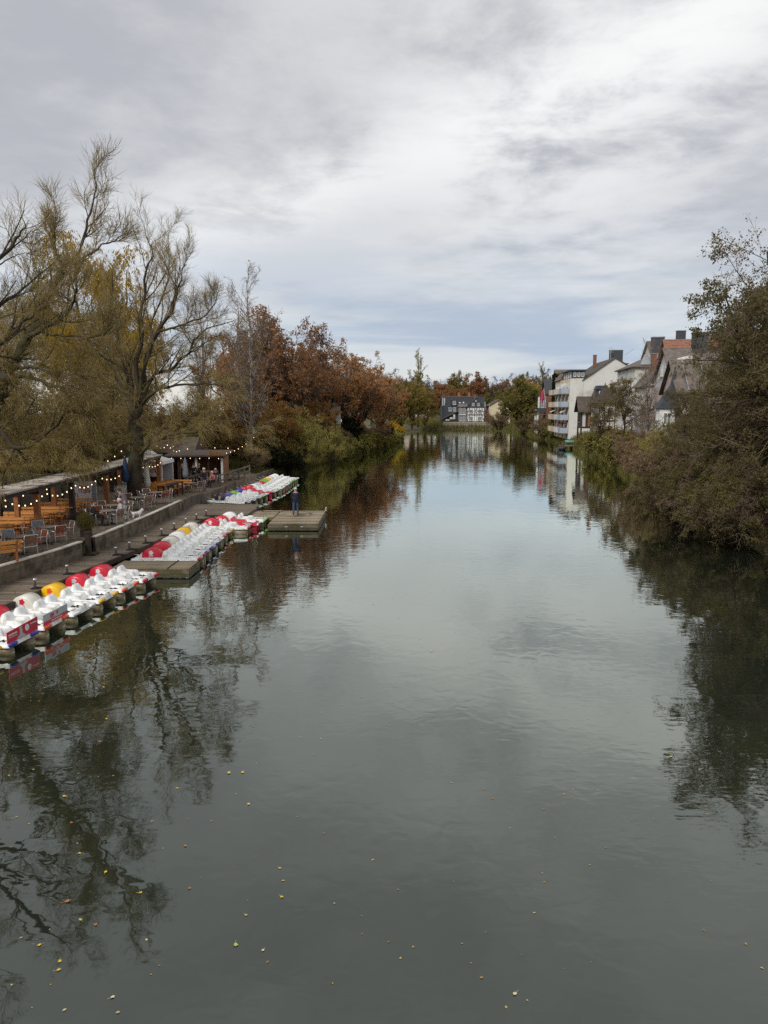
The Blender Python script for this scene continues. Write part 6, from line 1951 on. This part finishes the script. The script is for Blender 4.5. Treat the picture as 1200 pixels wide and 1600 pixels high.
# ---------------------------------------------------------------- grass, fallen and floating leaves
def blades(name, P, h0, h1, mat, lean=.35, w=.02, label=None):
    rng = np.random.default_rng(len(P))
    n = len(P)
    up = nrm(np.stack([rng.normal(0, lean, n), rng.normal(0, lean, n), np.ones(n)], 1)); b = perp(rng, up)
    s = rng.uniform(h0, h1, (n, 1))
    V = np.stack([P - b * w, P + b * w, P + up * s + b * w * .2, P + up * s - b * w * .2], 1).reshape(-1, 3)
    return tag(link(name, quadmesh(name, [(V, np.arange(n * 4).reshape(-1, 4), 0)], [mat])), label, 'grass', None, 'stuff')


rng = np.random.default_rng(9)
n = 42000
yy = 76 + 95 * rng.random(n) ** 1.2
xx = np.interp(yy, [p[1] for p in LB], [p[0] for p in LB])
off = rng.random(n) ** 1.3 * 4.5
P = np.stack([xx - off + .15, yy, np.interp(off, [0, .3, 1.2, 3, 8], [0, .12, .65, 1.1, 1.5]) - .1], 1)
blades('bank_grass', P, .35, 1.0, 'leaf grass', .35, .03, 'long pale grass and reeds along the left bank')
n = 26000
yy = 52 + 200 * rng.random(n)
xx = np.interp(yy, [p[1] for p in RB], [p[0] for p in RB])
off = rng.random(n) * 5.
P = np.stack([xx + off - .1, yy, np.interp(off, [0, .3, 1.2, 3, 8], [0, .15, .9, 2.0, 2.6]) - .1], 1)
blades('bank_grass', P, .4, 1.1, 'leaf grass', .35, .04, 'rough grass along the right bank')
n = 14000
P = np.stack([8 + 60 * rng.random(n), 258 + 40 * rng.random(n) ** 1.5, np.zeros(n)], 1)
P[:, 2] = np.interp(P[:, 1] - 258, OFF, ZN) + .02
blades('bank_grass', P, .6, 1.6, 'leaf grass', .4, .09, 'rough grass on the far shore')

# litter on the terrace and boardwalk
n = 5200
yy = 20 + 52 * rng.random(n)
xx = np.interp(yy, [p[1] for p in LB], [p[0] for p in LB]) - rng.random(n) ** 1.4 * 9 - .15
P = np.stack([xx, yy, np.array([gz(q) for q in yy]) + .008], 1)
m_ = rng.random(n) < .2
ins = np.interp(yy, [p[1] for p in INNER], [p[0] for p in INNER]); ous = np.interp(yy, [p[1] for p in OUTER], [p[0] for p in OUTER])
P[m_, 0] = (ins + (ous - ins) * rng.random(n))[m_]; P[m_, 2] = .612
P = P[~(m_ & (P[:, 1] > 50))]; n = len(P)
a = rng.normal(size=(n, 3)) * np.array([1, 1, .15]); a = nrm(a); b = np.cross(a, np.array([0, 0, 1.])); s = rng.uniform(.04, .1, (n, 1))
V = np.stack([P, P + a * s * .5 + b * s * .35, P + a * s, P + a * s * .5 - b * s * .35], 1).reshape(-1, 3); V[:, 2] = np.maximum(V[:, 2], .607)
tag(link('leaf_litter', quadmesh('leaf litter', [(V, np.arange(n * 4).reshape(-1, 4), 0)], ['leaf brown'])), 'small brown fallen leaves scattered on the terrace', 'leaves', None, 'stuff')

# big floating leaves, one by one
M('leaf yellow plain', (.66, .46, .05), .6, .15, 20); M('leaf pale plain', (.62, .56, .30), .6, .15, 20); M('leaf green plain', (.42, .46, .10), .6, .15, 20); M('leaf rust plain', (.36, .16, .06), .7, .2, 20)


def maple(seed):
    q = random.Random(seed)
    pts = []
    for k in range(15):
        a = 2 * math.pi * k / 15
        r = (.055 if k % 3 == 0 else (.033 if k % 3 == 1 else .036)) * q.uniform(.8, 1.15)
        pts.append((r * math.cos(a), r * math.sin(a) * .8, .004 + .012 * q.random()))
    v = [(0, 0, .006)] + pts
    f = [(0, 1 + k, 1 + (k + 1) % 15) for k in range(15)]
    m = MB().add(v, f)
    m.bar((-.05, 0, .006), (-.11, .01, .008), .004)
    return m


LEAFM = {(k, mt): maple(k).mesh('floating leaf', mt) for k in range(3) for mt in ('leaf yellow plain', 'leaf pale plain', 'leaf green plain', 'leaf rust plain')}
big = [(-2.45, 12.82, 'leaf yellow plain', 1.2), (-3.05, 14.0, 'leaf yellow plain', 1.5), (-2.78, 14.02, 'leaf yellow plain', 1.2), (-1.98, 9.2, 'leaf green plain', 1.2), (-1.6, 9.1, 'leaf pale plain', .8),
       (1.6, 8.35, 'leaf pale plain', 1.0), (-1.62, 10.9, 'leaf yellow plain', .8), (-1.5, 10.2, 'leaf yellow plain', .9), (-1.95, 9.8, 'leaf green plain', .8), (-3.9, 13.4, 'leaf yellow plain', .9),
       (-3.25, 11.5, 'leaf rust plain', 1.0), (-4.6, 10.1, 'leaf rust plain', 1.4), (-4.9, 11.3, 'leaf yellow plain', .9), (-4.3, 10.8, 'leaf yellow plain', 1.0), (-4.25, 9.7, 'leaf green plain', .9), (-4.0, 9.6, 'leaf rust plain', 1.0),
       (-4.6, 9.2, 'leaf yellow plain', .8), (-4.2, 8.9, 'leaf yellow plain', .9), (-4.15, 8.75, 'leaf yellow plain', .9), (-5.4, 12.2, 'leaf rust plain', 1.0), (-5.9, 13.1, 'leaf yellow plain', 1.1), (-6.4, 16.6, 'leaf yellow plain', 1.1),
       (-6.1, 15.4, 'leaf rust plain', 1.3), (-3.3, 8.3, 'leaf pale plain', .9), (5.9, 14.7, 'leaf yellow plain', 1.0), (-2.9, 10.4, 'leaf rust plain', .9), (-3.6, 10.3, 'leaf yellow plain', .9),
       (-7.2, 18.6, 'leaf yellow plain', 1.2), (-4.9, 17.4, 'leaf rust plain', 1.2), (1.4, 21.5, 'leaf yellow plain', 1.4), (-3.2, 9.3, 'leaf pale plain', .7)]
cols = {'leaf yellow plain': 'yellow', 'leaf pale plain': 'pale cream', 'leaf green plain': 'yellow green', 'leaf rust plain': 'orange brown'}
cnt = {}
for i, (x, y, mt, s) in enumerate(sorted(big, key=lambda q: q[1])):
    s *= .66
    o = link('floating_leaf', LEAFM[(i % 3, mt)], None, (x, y, .004), rnd.uniform(0, 6.28), (s, s, s))
    cnt[mt] = cnt.get(mt, 0) + 1
    tag(o, f'{cols[mt]} autumn leaf floating on the river, {ORD[cnt[mt] - 1]} nearest of its colour', 'leaf', 'leaves floating on the river')
n = 520
xx = -9 + 14 * rng.random(n) ** 1.6; yy = 8 + 24 * rng.random(n) ** 1.1
xx[:120] = -12 + 30 * rng.random(120); yy[:120] = 12 + 40 * rng.random(120)
ok = (xx > np.interp(yy, [16, 31, 45], [-10.5, -8.8, -7.2])) & (np.abs(xx) < 15)
P = np.stack([xx, yy, np.full(n, .006)], 1)[ok]; n = len(P)
a = rng.normal(size=(n, 3)) * np.array([1, 1, .0]); a = nrm(a); b = np.cross(a, np.array([0, 0, 1.])); s = rng.uniform(.015, .06, (n, 1)) ** 1.0
V = np.stack([P, P + a * s * .5 + b * s * .3 + [0, 0, .004], P + a * s, P + a * s * .5 - b * s * .3 + [0, 0, .004]], 1).reshape(-1, 3)
tag(link('leaf_specks', quadmesh('leaf specks', [(V, np.arange(n * 4).reshape(-1, 4), 0)], ['leaf floating'])), 'small pale leaf specks drifting on the water', 'leaves', None, 'stuff')

# ---------------------------------------------------------------- the damp air over the valley
def haze():
    m = bpy.data.materials.new('damp air'); m.use_nodes = True
    nt = m.node_tree; nt.nodes.clear()
    out = nt.nodes.new('ShaderNodeOutputMaterial'); v = nt.nodes.new('ShaderNodeVolumePrincipled')
    v.inputs['Color'].default_value = (.82, .86, .92, 1); v.inputs['Density'].default_value = HAZE; v.inputs['Anisotropy'].default_value = .2
    nt.links.new(v.outputs[0], out.inputs['Volume'])
    MATS['damp air'] = m
    o = MB().box((0, 600, 18), (2060, 1960, 40)).build('haze', 'damp air')
    tag(o, 'thin pale damp air over the river valley', 'haze', None, 'stuff')


HAZE = 0
if HAZE: haze()
